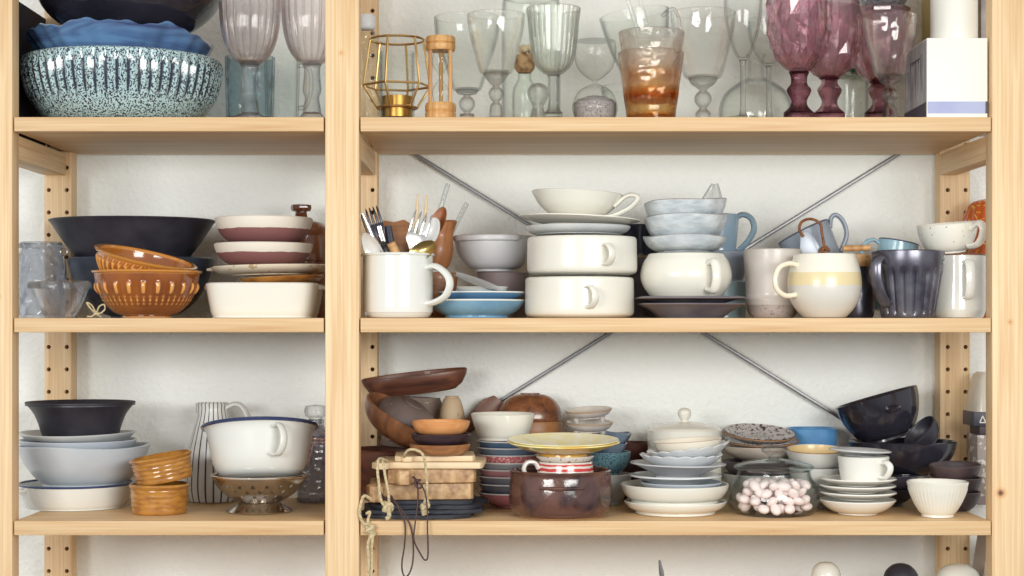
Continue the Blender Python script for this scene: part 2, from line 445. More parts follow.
for zt in (Z1, Z2, Z3, Z4, Z(-130, 0)):
    board(14, 323.6, zt); board(360.4, 991, zt)
for (xa, xb) in ((-14, 12), (339, 358.6), (992.4, 1012)):
    MB().box((px0(xa), .0312, Z(157, 0)), (px0(xb), .268, Z(133, 0)), .0015).build('rung', pine('pine rung', 'Y'), sh, (0, Y0, 0))
steel = M('zinc steel', (128, 128, 130), .4, 1)
for a, b, yy in (((378, 131), (936, 477), .3035), ((936, 131), (378, 477), .3105)):
    A, B = W(*a, .3), W(*b, .3)
    A.y = B.y = yy
    MB().tube([A, B], .0027, 8, .55).build('cross_brace', steel, sh, (0, Y0, 0))
sh.location = (0, .15, 0)

# ---------------------------------------------------------------- palette
white = M('white glaze', (234, 232, 221), .18, coat=.4)
warmwhite = M('warm white glaze', (232, 229, 217), .25, coat=.3)
enamel = M('white enamel', (230, 231, 225), .12, coat=.6)
greywhite = M('grey white glaze', (214, 216, 214), .3, coat=.2, col2=(196, 200, 202), ns=14)
palegrey = M('pale grey glaze', (214, 213, 214), .35, coat=.1)
blueenamel = M('dark blue enamel rim', (52, 64, 104), .15, coat=.5)
black = M('black stoneware', (42, 41, 50), .42, col2=(54, 53, 62), ns=30, bump=(90, .08))
blackgl = M('black gloss glaze', (34, 33, 42), .16, coat=.5, col2=(48, 46, 56), ns=12)
slate = M('slate grey stoneware', (66, 76, 92), .35, col2=(42, 44, 56), ns=26, lo=.35, hi=.7)
gun = M('gunmetal glaze', (116, 115, 125), .27, metal=.6, col2=(76, 74, 86), ns=30)
amber = M('amber brown glaze', (176, 104, 40), .14, coat=.6, col2=(140, 74, 32), ns=16)
chrome = M('polished steel', (222, 213, 202), .2, 1)
silver = M('worn silver', (190, 188, 186), .25, 1)
darksteel = M('dark steel', (70, 68, 76), .3, 1)
brass = M('gold wire', (214, 178, 118), .3, 1)
clear = glass('clear glass')
clear2 = glass('clear pressed glass', edge=(160, 166, 170), bump=('v', 150, .5))
clearsolid = solidglass('clear solid glass')
walnut = wood('walnut', (122, 76, 56), (66, 40, 36), 'X', 120, .35, coat=.15)
acacia = wood('acacia', (178, 124, 80), (124, 78, 50), 'X', 130, .4, coat=.1)
lightwood = wood('light maple', (236, 214, 178), (222, 192, 148), 'X', 160, .5)
olive = wood('olive wood', (222, 178, 120), (170, 116, 70), 'X', 110, .45)
darkwood = wood('dark stained wood', (96, 54, 44), (60, 34, 34), 'X', 120, .4)
orangewood = wood('orange beech', (228, 166, 108), (206, 136, 80), 'X', 160, .42)
twine_m = M('jute twine', (214, 198, 160), .9, col2=(180, 160, 120), ns=300, bump=(500, .6))
leather = M('dark leather cord', (74, 50, 46), .6)

# ================================================================ TOP BOARD, narrow bay
spk = M('turquoise speckle glaze', (184, 212, 214), .16, coat=.5, speck=(460, .51, (58, 64, 80)), st=(1, 1, .75), point=(.497, .478, (52, 56, 72)))
b = bowl('large round ribbed bowl in pale turquoise with black speckles, bottom of its pile', 122.5, .146, 196, 47, '1', spk, c=.95, rb=.62, t=.006, front=True, k=16, n=224,
         mod=lambda t, z: (.016*cos(56*t)*min(1, max(0, (z-.030)/.012)) if z < .088 else 0), name='ribbed_bowl', sy=.97)
wav = M('blue reactive glaze', (104, 144, 188), .2, coat=.5, col2=(62, 76, 120), ns=9, st=(1, 1, 5.5), lo=.42, hi=.68, dist=.8)
brim = M('brown bare rim', (150, 120, 96), .5)
e = bowl('blue bowl with wavy torn-looking edge, between the turquoise speckled and the black bowl', 121, .146, 184, 21, 88, wav, c=.35, rb=.4, t=.005, n=200, front=True, name='wavy_bowl', sy=.9, rimm=brim, rimr=.0012,
     tw=lambda t, r, z: (0, (.0022*sin(7*t+.6)+.002*sin(13*t)+.0012*sin(29*t+1)-.004*max(0, -cos(t))**3-.016*max(0, cos(t))**6)*min(1, max(0, z/.05)) if r > .03 else 0))
e2 = bowl('wide shallow black bowl on top of the blue wavy bowl', 130, .146, 184, -18, 41, blackgl, c=.55, rb=.45, t=.005, front=True, name='shallow_bowl', sy=.85, foot=.004)

pinkrib = glass('pink tinged ribbed glass', (255, 253, 253), (112, 92, 104), pw=1.3, gl=1.5, refr=.15)
pinksolid = solidglass('pink tinged solid', (248, 236, 238))
rm = lambda t, z: .075*(abs(cos(10*t))**.6-1)
def pinkgoblet(cx, y, label):
    return goblet(label, cx, y, Z1+EPS, 27, [(9, 113), (8, 106), (7, 98), (9, 90), (8, 78), (8, 68), (10, 64)],
           [(9, 64), (16, 60), (24, 48), (29, 30), (31, 8), (31, -20)], pinkrib, clearsolid, mod=rm, n=240, t=.002, group='pink ribbed goblets', smod=lambda t, z: .04*cos(8*t))
pinkgoblet(250, .037, 'pink tinged ribbed goblet beside the blue and black bowls')
pinkgoblet(312, .085, 'pink tinged ribbed goblet half hidden by the middle post')
bluegl = glass('pale blue pressed glass', (238, 245, 248), (130, 156, 174), bump=('v', 75, .8))
b = bowl('pale blue pressed glass beaker standing behind the first ribbed goblet', 250, .182, 50, 54, '1', bluegl, c=.1, rb=.93, name='beaker', cat='glass', t=.003)
e = bowl('plain clear glass mug with a handle behind the second ribbed goblet', 282, .225, 36, 45, '1', clear, c=.1, rb=.9, name='glass_mug', cat='mug', t=.0028, force=True)
handle(e, handle_pts([(16, 65), (27, 68), (29, 88), (24, 105), (16, 108)], 0, .225, e.location.z, 8), .0035, clearsolid)

# ================================================================ TOP BOARD, wide bay
y = .19; k = K(y)
e = thing('stoppered_bottle', 'small glass bottle with a white stopper squeezed beside the middle post', 'bottle', (X(367, y), y, Z1+EPS))
zb = e.location.z
pr = cr([(.0215, 0), (.022, .01), (.022, Z(60, y)-zb), (.016, Z(42, y)-zb), (.0105, Z(32, y)-zb), (.0105, Z(28, y)-zb)], 4)
MB().lathe(shell(pr, .002), 40).build('body', clear2, e)
MB().lathe([(0, Z(30, y)-zb)]+cr([(.009, Z(30, y)-zb), (.0125, Z(27, y)-zb), (.0125, Z(18, y)-zb), (.011, Z(15, y)-zb)], 3)+[(0, Z(14.5, y)-zb)], 30).build('stopper', M('white plastic', (225, 226, 226), .4), e)

y = .098; k = K(y); cx = 397
e = thing('wire_lantern', 'gold wire tealight lantern with angular sides and a glass insert', 'candle holder', (X(cx, y), y, Z1+EPS)); zb = e.location.z
def hexring(r, z, n=6, ph=.25): return [(r*cos(2*pi*i/n+ph), r*sin(2*pi*i/n+ph), z) for i in range(n)]
zt, zm, zl = Z(40, y)-zb, Z(86, y)-zb, Z(108, y)-zb
rt, rmid, rl = 27*k, 34*k, 20*k
fr = MB(); wr = .0017
fr.tube([(rt*cos(2*pi*i/48), rt*sin(2*pi*i/48), zt) for i in range(48)], wr, 8, 1, True)
A, B_, C_ = hexring(rt, zt), hexring(rmid, zm), hexring(rl, zl)
fr.tube(B_, wr, 8, 1, True); fr.tube([(rl*cos(2*pi*i/40), rl*sin(2*pi*i/40), zl) for i in range(40)], wr, 8, 1, True)
for i in range(6): fr.tube([A[i], B_[i], C_[i]], wr, 8)
fr.build('wire_frame', brass, e)
MB().lathe([(0, .003), (20*k, .003), (20.5*k, .006), (0, .007)], 40).build('base_plate', brass, e)
MB().lathe(shell([(17.5*k, .0075), (17.5*k, Z(53, y)-zb)], .0018), 40).build('glass_insert', clear, e)
MB().lathe(shell([(15.5*k, .0105), (15.5*k, Z(97, y)-zb)], .001), 40).build('tealight_cup', M('gold cup', (196, 148, 74), .3, .9), e)
MB().lathe([(0, .0125), (14*k, .0125), (14*k, Z(99, y)-zb), (0, Z(99, y)-zb)], 32).build('wax', M('candle wax', (246, 240, 222), .5), e)

y = .048; k = K(y); cx = 440.5
bam = wood('bamboo', (214, 166, 104), (172, 118, 66), 'Z', 200, .4)
e = thing('hourglass', 'bamboo framed hourglass between the gold lantern and the clear goblets', 'hourglass', (X(cx, y), y, Z1+EPS)); zb = e.location.z
for nm, z0, z1, r in (('bottom_disc', 0, Z(103.5, y)-zb, 15.5), ('top_disc', Z(51, y)-zb, Z(37, y)-zb, 15)):
    h = z1-z0; r *= k
    MB().lathe([(0, z0)]+[(r*.93, z0), (r, z0+h*.15), (r, z0+h*.42), (r*.93, z0+h*.5), (r, z0+h*.58), (r, z0+h*.85), (r*.93, z1)]+[(0, z1)], 40).build(nm, bam, e)
for a in (205, 335, 90):
    x_, y_ = 11*k*cos(R_(a)), 11*k*sin(R_(a)); z0, z1 = Z(103.5, y)-zb, Z(51, y)-zb
    MB().tube([(x_, y_, z0+(z1-z0)*q/12) for q in range(13)], [.0026+.0006*(q % 4 == 0) for q in range(13)], 8).build('rod', bam, e)
z0, z1 = Z(103.5, y)-zb, Z(51, y)-zb; h = z1-z0
bp = cr([(.008, 0), (.0105, h*.1), (.0105, h*.28), (.002, h*.5), (.0105, h*.72), (.0105, h*.9), (.008, h)], 4)
MB().lathe([(0, z0+.0004)]+[(r, z0+z*.995+.0004) for r, z in bp]+[(0, z1-.0004)], 28).build('glass_bulb', clear, e)

ball4 = lambda r1, c, r2: [(r2, c+r1), (r1*.72, c+r1*.72), (r1*.95, c+r1*.35), (r1, c), (r1*.95, c-r1*.35), (r1*.72, c-r1*.72), (r2, c-r1)]
def ballgoblet(label, cx, y, rows, gm=clear, **kw):
    rim_r, rim, low_r, low, col, bc, br, fr = rows
    st = [(br*.9, 118), (br*.9, 114), (br*.75, bc+br+4), (br*.42, bc+br+.8)]+ball4(br, bc, br*.42)[1:]+[(br*.8, bc-br-3), (low_r*.62, col), (low_r*.8, low+2)]
    return goblet(label, cx, y, Z1+EPS, fr, st, [(low_r*.75, low+3), (low_r, low), (low_r+(rim_r-low_r)*.35, low-(low-rim)*.28), (rim_r*.94, rim+(low-rim)*.3), (rim_r, rim)], gm, clearsolid, group='clear ball-stemmed goblets', **kw)
ballgoblet('clear ball-stemmed goblet next to the bamboo hourglass, standing further back', 467, .13, (33, 18, 15, 88, 94, 104, 8, 20))
etched = glass('etched clear glass', (255, 255, 254), (158, 164, 168), bump=('v', 60, .25), gl=1.7, refr=.1)
ballgoblet('clear flared goblet on a ball stem, second from the hourglass', 496, .036, (29, 15, 17, 71, 78, 94, 7.5, 17), etched)
y = .235
e = thing('glass_jar', 'large tall clear glass jar towering behind the ribbed clear goblet', 'jar', (X(531, y), y, Z1+EPS)); zb = e.location.z
pr = cr([(.040, 0), (.0425, .008), (.0425, Z(10, y)-zb), (.036, Z(-2, y)-zb), (.028, Z(-8, y)-zb), (.028, Z(-26, y)-zb)], 4)
MB().lathe(shell(pr, .002), 48).build('body', clear, e)
MB().lathe([(0, Z(-26, y)-zb), (.03, Z(-26, y)-zb), (.03, Z(-36, y)-zb), (0, Z(-36, y)-zb)], 40).build('lid', darksteel, e)
y = .16
e = thing('corked_bottle', 'tiny glass flask with a knobbly brown cork stopper behind the goblets', 'bottle', (X(524.5, y), y, Z1+EPS)); zb = e.location.z
pr = cr([(.012, 0), (.016, .006), (.017, Z(92, y)-zb), (.010, Z(80, y)-zb), (.009, Z(72, y)-zb)], 4)
MB().lathe(shell(pr, .0015), 36).build('body', clear, e)
cork = M('cork', (196, 164, 120), .8, col2=(140, 104, 70), ns=120, bump=(200, .5))
c_ = MB().lathe([(0, Z(73, y)-zb+.0002)]+cr([(.0095, Z(73, y)-zb+.0002), (.0145, Z(68, y)-zb), (.014, Z(62, y)-zb), (.012, Z(55, y)-zb)], 3)+[(0, Z(53, y)-zb)], 30).build('cork_stopper', cork, e)
kb = MB()
for i in range(9): kb.ball((.007*cos(i*2.4)*(i % 3)/1.5, .007*sin(i*2.4)*(i % 3)/1.5, Z(50, y)-zb+.002*(i % 2)), .0052, n=9)
kb.build('knob', M('knobbly cream cap', (226, 208, 172), .7), e)
e = goblet('clear goblet with straight fluted bowl and faceted stem', 553.5, .036, Z1+EPS, 15, [(9, 113), (5.5, 108), (4.6, 96), (5.4, 88), (4.8, 80), (6, 75)],
       [(6, 75), (13, 71), (20, 62), (23.5, 45), (25.8, 22), (27.5, 9)], glass('fluted clear glass', (254, 255, 253), (128, 134, 138), pw=1.5, gl=1.5, refr=.12), clearsolid, mod=lambda t, z: .055*(abs(cos(12*t))**.6-1), n=240, smod=lambda t, z: .06*cos(6*t))
y = .08; k = K(y); cx = 595
e = thing('sand_timer', 'round-bulbed glass sand timer with grey sand in its domed foot', 'hourglass', (X(cx, y), y, Z1+EPS)); zb = e.location.z
q = lambda r, py: (r*k, Z(py, y)-zb)
pr = cr([(19*k, .0005), (22.5*k, Z(111, y)-zb), q(22, 103), q(17, 92), q(9, 86.5), q(2.6, 84), q(2.6, 81), q(9, 77), q(17, 69), q(21, 57), q(21, 46), q(20, 41)], 4)
MB().lathe([(0, 0)]+pr+[(0, Z(40.5, y)-zb)], 48).build('bulb', clear, e)
MB().lathe([(0, .0015), (18.5*k, .0015), q(21.6, 111), q(21.2, 103.5), q(18, 100), q(8, 96.5), (0, Z(95.5, y)-zb)], 40).build('sand', M('grey sand', (176, 168, 164), .9, speck=(600, .52, (120, 112, 112))), e)
y = .115; k = K(y)
e = thing('glass_stopper', 'small clear glass bulb with flared base beside the fluted goblet', 'ornament', (X(538, y), y, Z1+EPS)); zb = e.location.z
MB().lathe([(0, 0), (11*k, 0), (10*k, .003)]+cr([q(6, 110), q(5.5, 106), q(10, 98), q(11, 92), q(8, 86), q(3, 83.5)], 4)+[(0, Z(83, y)-zb)], 30).build('body', clearsolid, e)

# two nested amber tumblers and straws
def tumbler(label, y, cx, w, top, bot, rb):
    kk = K(y); R = w/2*kk; H = Z(top, y-R)-bot
    gm = glass('amber tumbler %d' % top, bands=[(z_*H, tuple(255-(255-v)*(.62 if top > 40 else .3) for v in c_), e_) for z_, c_, e_ in
        ((0, (226, 168, 96), (170, 104, 50)), (.07, (234, 180, 112), (180, 112, 56)), (.12, (249, 224, 182), (200, 140, 84)), (.3, (250, 226, 188), (204, 146, 92)), (.34, (230, 168, 100), (176, 108, 54)), (.42, (240, 190, 130), (186, 120, 70)), (.5, (252, 238, 222), (206, 164, 136)), (.9, (254, 247, 243), (200, 172, 158)))], bump=('v', 62, .7), refr=.4)
    sol = MB().lathe(shell([(R*rb, 0), (R*rb*1.02, .004)]+[(R*(rb+(1-rb)*u/8), .004+(H-.004)*u/8) for u in range(1, 9)], .0026, .006), 64,
        mod=lambda t, z: .015*cos(22*t)*(abs(((z/H*6) % 1)-.5) < .2)).build('tumbler', gm)
    put(sol, (X(cx, y), y, bot)); return tag(sol, label, 'glass')
tumbler('amber embossed glass tumbler, the lower of the nested pair', .044, 651, 66, 48, Z1+EPS, .73)
tumbler('paler amber tumbler stuck inside the other amber one', .044, 651.5, 66, 27, Z1+.0262, .66)
for (bx, tx, nm) in ((656, 622, 'clear glass drinking straw leaning in the amber tumblers, nearest the sand timer'), (662, 636, 'clear glass drinking straw leaning in the amber tumblers, second from the sand timer')):
    a, b = W(bx, 88, .048), W(tx, -18, .041 if bx == 656 else .054)
    o = MB().tube([(0, 0, 0), tuple(b-a)], .0026, 12).build('glass_straw', clear); put(o, a); tag(o, nm, 'straw')
# cups behind
y = .215
low = bowl('low clear glass dish at the back behind the amber tumblers', 640, y, 78, 82, '1', clear, c=.5, rb=.7, name='glass_dish', cat='dish', t=.0025)
e = bowl('clear glass teacup sitting askew on a low dish behind the amber tumblers', 634, y, 70, 14, 79, clear, c=.5, rb=.5, name='glass_cup', cat='cup', rot=(0, -R_(9), 0), t=.0022, front=False, force=True)
H = e['H']; k = K(y)
MB().tube(cr([(.040, 0, H*.9), (.058, 0, H*.98), (.063, 0, H*.72), (.052, 0, H*.42), (.034, 0, H*.36)], 5), .003, 10, 1.3).build('handle', clearsolid, e)
ballgoblet('clear wide goblet on a ball stem between the amber tumblers and the flute', 703, .1, (32.5, 13, 19, 76, 84, 99, 8.5, 14), etched)
goblet('tall slender clear champagne flute beside the plum goblets', 743, .026, Z1+EPS, 17, [(5, 116), (3, 110), (2.8, 90), (2.8, 66), (4, 60)], [(4, 60), (10, 50), (16, 30), (19, 8), (19.5, -24)], clear, clearsolid, name='champagne_flute')
goblet('clear thin-stemmed wine glass half hidden behind the first plum goblet', 769, .125, Z1+EPS, 20, [(5, 119), (3, 112), (2.6, 90), (2.8, 70), (4, 66)], [(4, 66), (12, 58), (19, 42), (22, 20)], clear, clearsolid, name='wine_glass')
y = .235; k = K(y)
e = thing('decanter', 'squat round clear glass decanter behind the champagne flute', 'decanter', (X(756, y), y, Z1+EPS)); zb = e.location.z
pr = cr([(34*k, 0), q(37, 118), q(36, 104), q(30, 92), q(18, 83), q(9, 78), q(7.5, 70), q(8, 60), q(10, 55)], 4)
MB().lathe(shell([(r, max(z, 0)) for r, z in pr], .0024), 48).build('body', clear, e)

# plum diamond goblets
plum = glass('plum glass', (246, 230, 235), (92, 62, 76), pw=1.5, gl=4.5, refr=.5)
plumsolid = solidglass('plum solid glass', (222, 186, 196), .5, (120, 84, 96))
tri = lambda q: abs((q % 1)*2-1)
def diamond(H0, H1):
    def f(t, z):
        u = 7*t/(2*pi); v = (z-H0)/(H1-H0)*2.1
        return .085*(tri(u+v)+tri(u-v)-1)*min(1, max(0, (z-H0)/(H1-H0)*4))*(1 if z < H0+(H1-H0)*.88 else max(0, 1-(z-H0-(H1-H0)*.88)/((H1-H0)*.05)))
    return f
def plumgoblet(label, cx, y, rim, low):
    zb = Z1+EPS; k = K(y); d = low-rim
    e = goblet(label, cx, y, zb, 26, [(15, 113), (9, 107), (7.5, 101), (11, 93), (11.5, 89), (8, 84), (8, 77), (10, 73+low-72)], [(9, low+1), (10, low)], plum, plumsolid, group='plum diamond-cut goblets', smod=lambda t, z: .05*cos(8*t), fm=plumsolid)
    old = [c for c in e.children if c.name.startswith('bowl')][0]; bpy.data.objects.remove(old)
    prof_ = cr([(9, low+1), (17, low-d*.06), (25.5, low-d*.2), (31, low-d*.42), (32.5, low-d*.62), (31, low-d*.85), (29.5, rim)], 8)
    # outer skin: a lattice of diamonds, each cut to a low point
    n, rows = 11, 7; mb = MB(); L_ = len(prof_)-1; ring = []
    def at(u):
        j = min(int(u*L_), L_-1); f = u*L_-j
        return tuple((prof_[j][q]*(1-f)+prof_[j+1][q]*f) for q in (0, 1))
    us = [(i/rows)*.9 for i in range(rows+1)]
    for i, u in enumerate(us):
        r, py = at(u); rr = r*k*.97
        ring.append([len(mb.v)+j for j in range(n)])
        for j in range(n):
            t = 2*pi*(j+.5*(i % 2))/n; mb.v.append((rr*cos(t), rr*sin(t), Z(py, y)-zb))
    for i in range(rows-1):
        o_ = i % 2
        for j in range(n):
            # diamond: bottom vertex, two side vertices on row i+1, top vertex on row i+2
            if i+2 > rows: continue
            bt, tp = ring[i][j], ring[i+2][j]
            l_, r_ = (ring[i+1][(j-1) % n], ring[i+1][j]) if o_ == 0 else (ring[i+1][j], ring[i+1][(j+1) % n])
            c_ = sum((Vector(mb.v[q]) for q in (bt, tp, l_, r_)), Vector())/4
            rad = Vector((c_.x, c_.y, 0)); c_ += rad.normalized()*(.0048 if i > 0 else .002)
            m_ = len(mb.v); mb.v.append(tuple(c_))
            mb.f += [(bt, r_, m_), (r_, tp, m_), (tp, l_, m_), (l_, bt, m_)]
    for i, o_ in ((0, 0), (rows, 1)):
        pass
    # half diamonds at the foot and at the top, then a plain lip
    for j in range(n):
        mb.f.append((ring[0][j], ring[0][(j+1) % n], ring[1][j]))
        a_, b2, c2 = ring[rows][j], ring[rows][(j+1) % n], ring[rows-1][(j+1) % n if rows % 2 else j]
        mb.f.append((a_, c2, b2))
    lip = []
    for u, s_ in ((.945, 1), (1, 1), (1, .93)):
        r, py = at(u); lip.append([len(mb.v)+j for j in range(n)])
        for j in range(n):
            t = 2*pi*(j+.5*(rows % 2))/n; mb.v.append((r*k*s_*cos(t), r*k*s_*sin(t), Z(py, y)-zb))
    seq = [ring[rows]]+lip
    for u in (.9, .75, .6, .45, .3, .18, .08):
        r, py = at(u); seq.append([len(mb.v)+j for j in range(n)])
        for j in range(n):
            t = 2*pi*(j+.5*(rows % 2))/n; mb.v.append((max(r*k*.9-.0012, .002)*cos(t), max(r*k*.9-.0012, .002)*sin(t), Z(py, y)-zb+.002))
    for A_, B2 in zip(seq, seq[1:]):
        for j in range(n): mb.f.append((A_[j], A_[(j+1) % n], B2[(j+1) % n], B2[j]))
    mb.f.append(tuple(seq[-1])); mb.f.append(tuple(ring[0]))
    mb.build('bowl', plum, e, ang=12)
    return e
plumgoblet('plum diamond-cut goblet, foremost of the three plum ones', 799, .043, -16, 71)
plumgoblet('plum diamond-cut goblet in the middle of the three plum ones', 829.5, .132, 2, 78)
plumgoblet('plum diamond-cut goblet mostly hidden behind the clear flared goblet by the white box', 880, .192, 9, 82)
ballgoblet('clear flared goblet on a ball stem in front of the white box', 890, .034, (27, 16, 15, 74, 82, 95, 8, 16), etched)
y = .192
bowl('heavy grey cut-glass tumbler perched on the hindmost plum goblet', 884, y, 60, -34, 9.5, glass('smoky cut glass', (234, 235, 240), (92, 92, 106), bump=('v', 90, 1.0), gl=1.6, refr=.5), c=.6, rb=.62, name='cut_glass_tumbler', cat='glass', t=.004, front=False)
y = .258
e = thing('lidded_jar', 'straight clear glass jar with a green lid behind the plum goblets', 'jar', (X(849, y), y, Z1+EPS)); zb = e.location.z
pr = [(.027, 0), (.028, .003), (.028, Z(82, y)-zb), (.026, Z(78, y)-zb)]
MB().lathe(shell(pr, .002), 40).build('body', clear, e)
MB().lathe([(0, Z(78, y)-zb+.002), (.0275, Z(78, y)-zb+.002), (.0275, Z(71, y)-zb), (0, Z(71, y)-zb)], 36).build('lid', M('green lid', (58, 128, 88), .4, speck=(160, .5, (214, 224, 214))), e)

# white box, candle, gold box
kx = P
e = thing('cardboard_box', 'white cardboard glassware box with a lilac stripe by the end post', 'box', (X(957.2, .012), .075, Z1+EPS))
zb = e.location.z; hw = .0402; H = Z(38, .012)-zb; bw_ = M('white card', (234, 233, 224), .5)
MB().box((-hw, -.063, 0), (hw, .063, H), .0006).build('body', bw_, e)
zs1, zs2 = Z(113.5, .012)-zb, Z(101.5, .012)-zb
MB().box((-hw+.001, -.0634, zs1), (hw-.0003, -.0628, zs2)).build('lilac_stripe', M('lilac print', (160, 166, 204), .5, col2=(172, 180, 208), ns=18), e)
MB().box((hw-.0028, -.0637, zs1), (hw-.0001, -.0633, zs2)).build('stripe_edge', M('charcoal print', (70, 66, 84), .5), e)
xs = -hw
MB().box((xs-.0004, -.061, .002), (xs+.0004, .061, H-.002)).build('photo_panel', M('grey photo print', (196, 194, 196), .45, col2=(158, 156, 162), ns=7, st=(1, 9, 1.2)), e)
MB().box((xs-.0007, -.061, .002), (xs-.0003, .061, H*.20)).build('dark_band', M('charcoal print', (70, 66, 84), .5), e)
pm = MB()
for i, (yy, zz, s) in enumerate(((-.035, .055, 1), (-.008, .048, 1.05), (.022, .05, 1), (.045, .045, .9))):
    pr = [(-.011*s, .034*s), (-.011*s, .006*s), (-.007*s, -.012*s), (0, -.018*s), (.007*s, -.012*s), (.011*s, .006*s), (.011*s, .034*s)]
    o0 = len(pm.v); n0 = len(pr)
    pm.v += [(xs-.0006, yy+a, zz+b) for a, b in pr]+[(xs-.0003, yy+a, zz+b) for a, b in pr]
    pm.f += [tuple(o0+j for j in range(n0)), tuple(o0+n0+j for j in reversed(range(n0)))]+[(o0+j, o0+n0+j, o0+n0+(j+1) % n0, o0+(j+1) % n0) for j in range(n0)]
pm.build('glass_print', M('grey glass print', (136, 132, 142), .45, col2=(206, 204, 206), ns=30, st=(1, 6, 1)), e)
pm = MB()
for i in range(8):
    pm.box((xs-.0007, .028-i*.0072, H-.026+.003*(i % 2)), (xs-.0003, .0225-i*.0072, H-.0205))
pm.build('lettering_print', M('charcoal print', (70, 66, 84), .5), e)
ztop = Z1+EPS+H+.0004
e = thing('pillar_candle', 'thick white pillar candle standing on the white box', 'candle', (X(954, .055), .055, ztop))
r = .0313
MB().lathe([(0, 0), (r*.97, 0), (r, .003), (r, .085), (r*.96, .088), (r*.5, .086), (0, .085)], 48).build('wax', M('ivory wax', (232, 230, 220), .45), e)
MB().tube([(0, 0, .085), (.001, 0, .095)], .001, 6).build('wick', darkwood, e)
o = MB().box((-.026, -.03, 0), (.026, .03, .235), .001).build('gift_box', M('mustard gold card', (176, 146, 66), .45)); put(o, (X(945, .19), .19, Z1+EPS)); tag(o, 'tall mustard gold box behind the white candle', 'box')
o = MB().box((-.02, -.02, 0), (.02, .02, .22), .001).build('carton', M('grey card', (150, 144, 150), .5, col2=(206, 202, 200), ns=14)); put(o, (X(991, .215), .215, Z1+EPS)); tag(o, 'slim grey carton in the top corner beside the end post', 'box')

o = MB().box((-.0022, -.113, 0), (.0022, .113, CZ+.452-Z(133, 0)-.0006), .0008).build('serving_tray', M('dark navy lacquer', (36, 33, 46), .7, spec=.2)); put(o, (-.6905, .149, Z(133, 0)+.0006)); tag(o, 'dark navy tray standing on edge beside the speckled bowl and the first post', 'tray')
# ================================================================ MIDDLE BOARD, narrow bay
y = .185; k = K(y)
jarg = glass('ornate pressed glass', (240, 242, 246), (96, 100, 116), bump=('v', 70, 1.2), gl=2, refr=.2)
e = thing('preserving_jar', 'ornate pressed glass jar with a wire ring, tucked behind the first post', 'jar', (X(41, y), y, Z2+EPS)); zb = e.location.z
q = lambda r, py: (r*k, Z(py, y)-zb)
pr = cr([(22*k, 0), (24*k, .006), q(25, 300), q(25, 270), q(23, 258), q(20.5, 252), q(20.5, 243)], 4)
MB().lathe(shell(pr, .003), 56).build('body', jarg, e)
MB().tube([(21.3*k*cos(2*pi*i/40), 21.3*k*sin(2*pi*i/40), Z(246, y)-zb) for i in range(40)], .0032, 8, 1, True).build('rim', clearsolid, e)
rg = MB().tube([(23.5*k+.0048*cos(2*pi*i/20), -.004, Z(252, y)-zb+.0048*sin(2*pi*i/20)) for i in range(20)], .0011, 8, 1, True)
rg.tube([(23.5*k, -.004, Z(255.5, y)-zb), (25*k, -.003, Z(270, y)-zb), (24*k, 0, Z(275, y)-zb)], .0009, 6); rg.build('wire_ring', silver, e)
e = bowl('small plain clear glass bowl at the front, beside the string bow', 60, .052, 61, 281, '2', glass('thick clear bowl glass', (254, 254, 254), (120, 122, 132), gl=1.6, refr=.1), c=.3, rb=.5, t=.0035, name='glass_bowl', front=True, foot=.002, force=True)
R = e['R']; H = e['H']
MB().lathe([(R+.0002, H-.0012), (R+.0014, H-.004), (R+.0012, H-.009), (R-.0015, H-.0095), (R-.0015, H-.0012), (R+.0002, H-.0012)], 56).build('rim_band', clearsolid, e)
# twine bow
e = thing('twine_bow', 'little bow of jute string lying beside the brown glazed bowl', 'string', W(96, 316, .018))
e.location.z = Z2+EPS+.0015
def tw(pts, r=.0011, m=None, par=None, nm='loop'): return MB().tube(cr([(a*P, b*P, c*P) for a, b, c in pts], 5), r, 7).build(nm, m or twine_m, par)
tw([(0, 0, 3), (-5, -2, 8), (-9, -1, 14), (-4, 0, 11), (0, 0, 4), (3, 1, 10), (8, 0, 12), (9, -1, 7), (4, -1, 3), (0, 0, 3)], par=e)
tw([(0, 0, 3), (-4, -3, 0), (-8, -5, 0)], par=e, nm='tail'); tw([(0, 0, 3), (4, -2, .4), (6, -5, 0)], par=e, nm='tail'); tw([(-2, 1, 3), (0, -1.6, 5), (2, 1, 3), (0, 2, 2)], par=e, nm='knot')

# brown pressed bowls
embos = M('amber brown pressed glaze', (156, 88, 34), .12, coat=.6, col2=(122, 64, 30), ns=14, point=(.503, .525, (226, 160, 84)))
def petals(H, n=22):
    def f(t, z):
        u = z/H
        if u > .86 or u < .3: return 0
        if u > .5:
            a = (u-.68)/.16; 
            return .06*max(0, 1-a*a)*max(0, cos(n*t)-.25)/.75
        return .02*max(0, cos(2*n*t))**2*(.5+.5*cos((u-.3)/.2*4*pi))
    return f
y = .048; k = K(y)
b = bowl('amber brown bowl with embossed petals, the lower of the two', 147, y, 104, 270.5, '2', embos, c=.8, rb=.47, t=.0032, name='petal_bowl', front=True, n=264, mod=petals(.057), k=40, force=True)
R, H = b['R'], b['H']
MB().lathe([(R-.001, H-.003), (R+.003, H-.001), (R+.0035, H+.001), (R+.001, H+.0022), (R-.003, H+.0016), (R-.003, H-.003), (R-.001, H-.003)], 64).build('rim', M('honey rim glaze', (206, 140, 66), .15, coat=.6), b)
rib2 = M('honey ribbed glaze', (180, 110, 44), .13, coat=.6, col2=(146, 82, 34), ns=10, point=(.503, .53, (226, 160, 84)))
b = bowl('honey brown bowl with an embossed rim, tipped inside the petal bowl', 146, y, 96, 257.5, 293, rib2, c=.85, rb=.42, t=.003, name='petal_bowl', rot=(R_(7), R_(13.5), 0), front=False, n=160, mod=lambda t, z: .04*max(0, cos(40*t))*(.006 < z < .040), k=20, force=True)
R, H = b['R'], b['H']
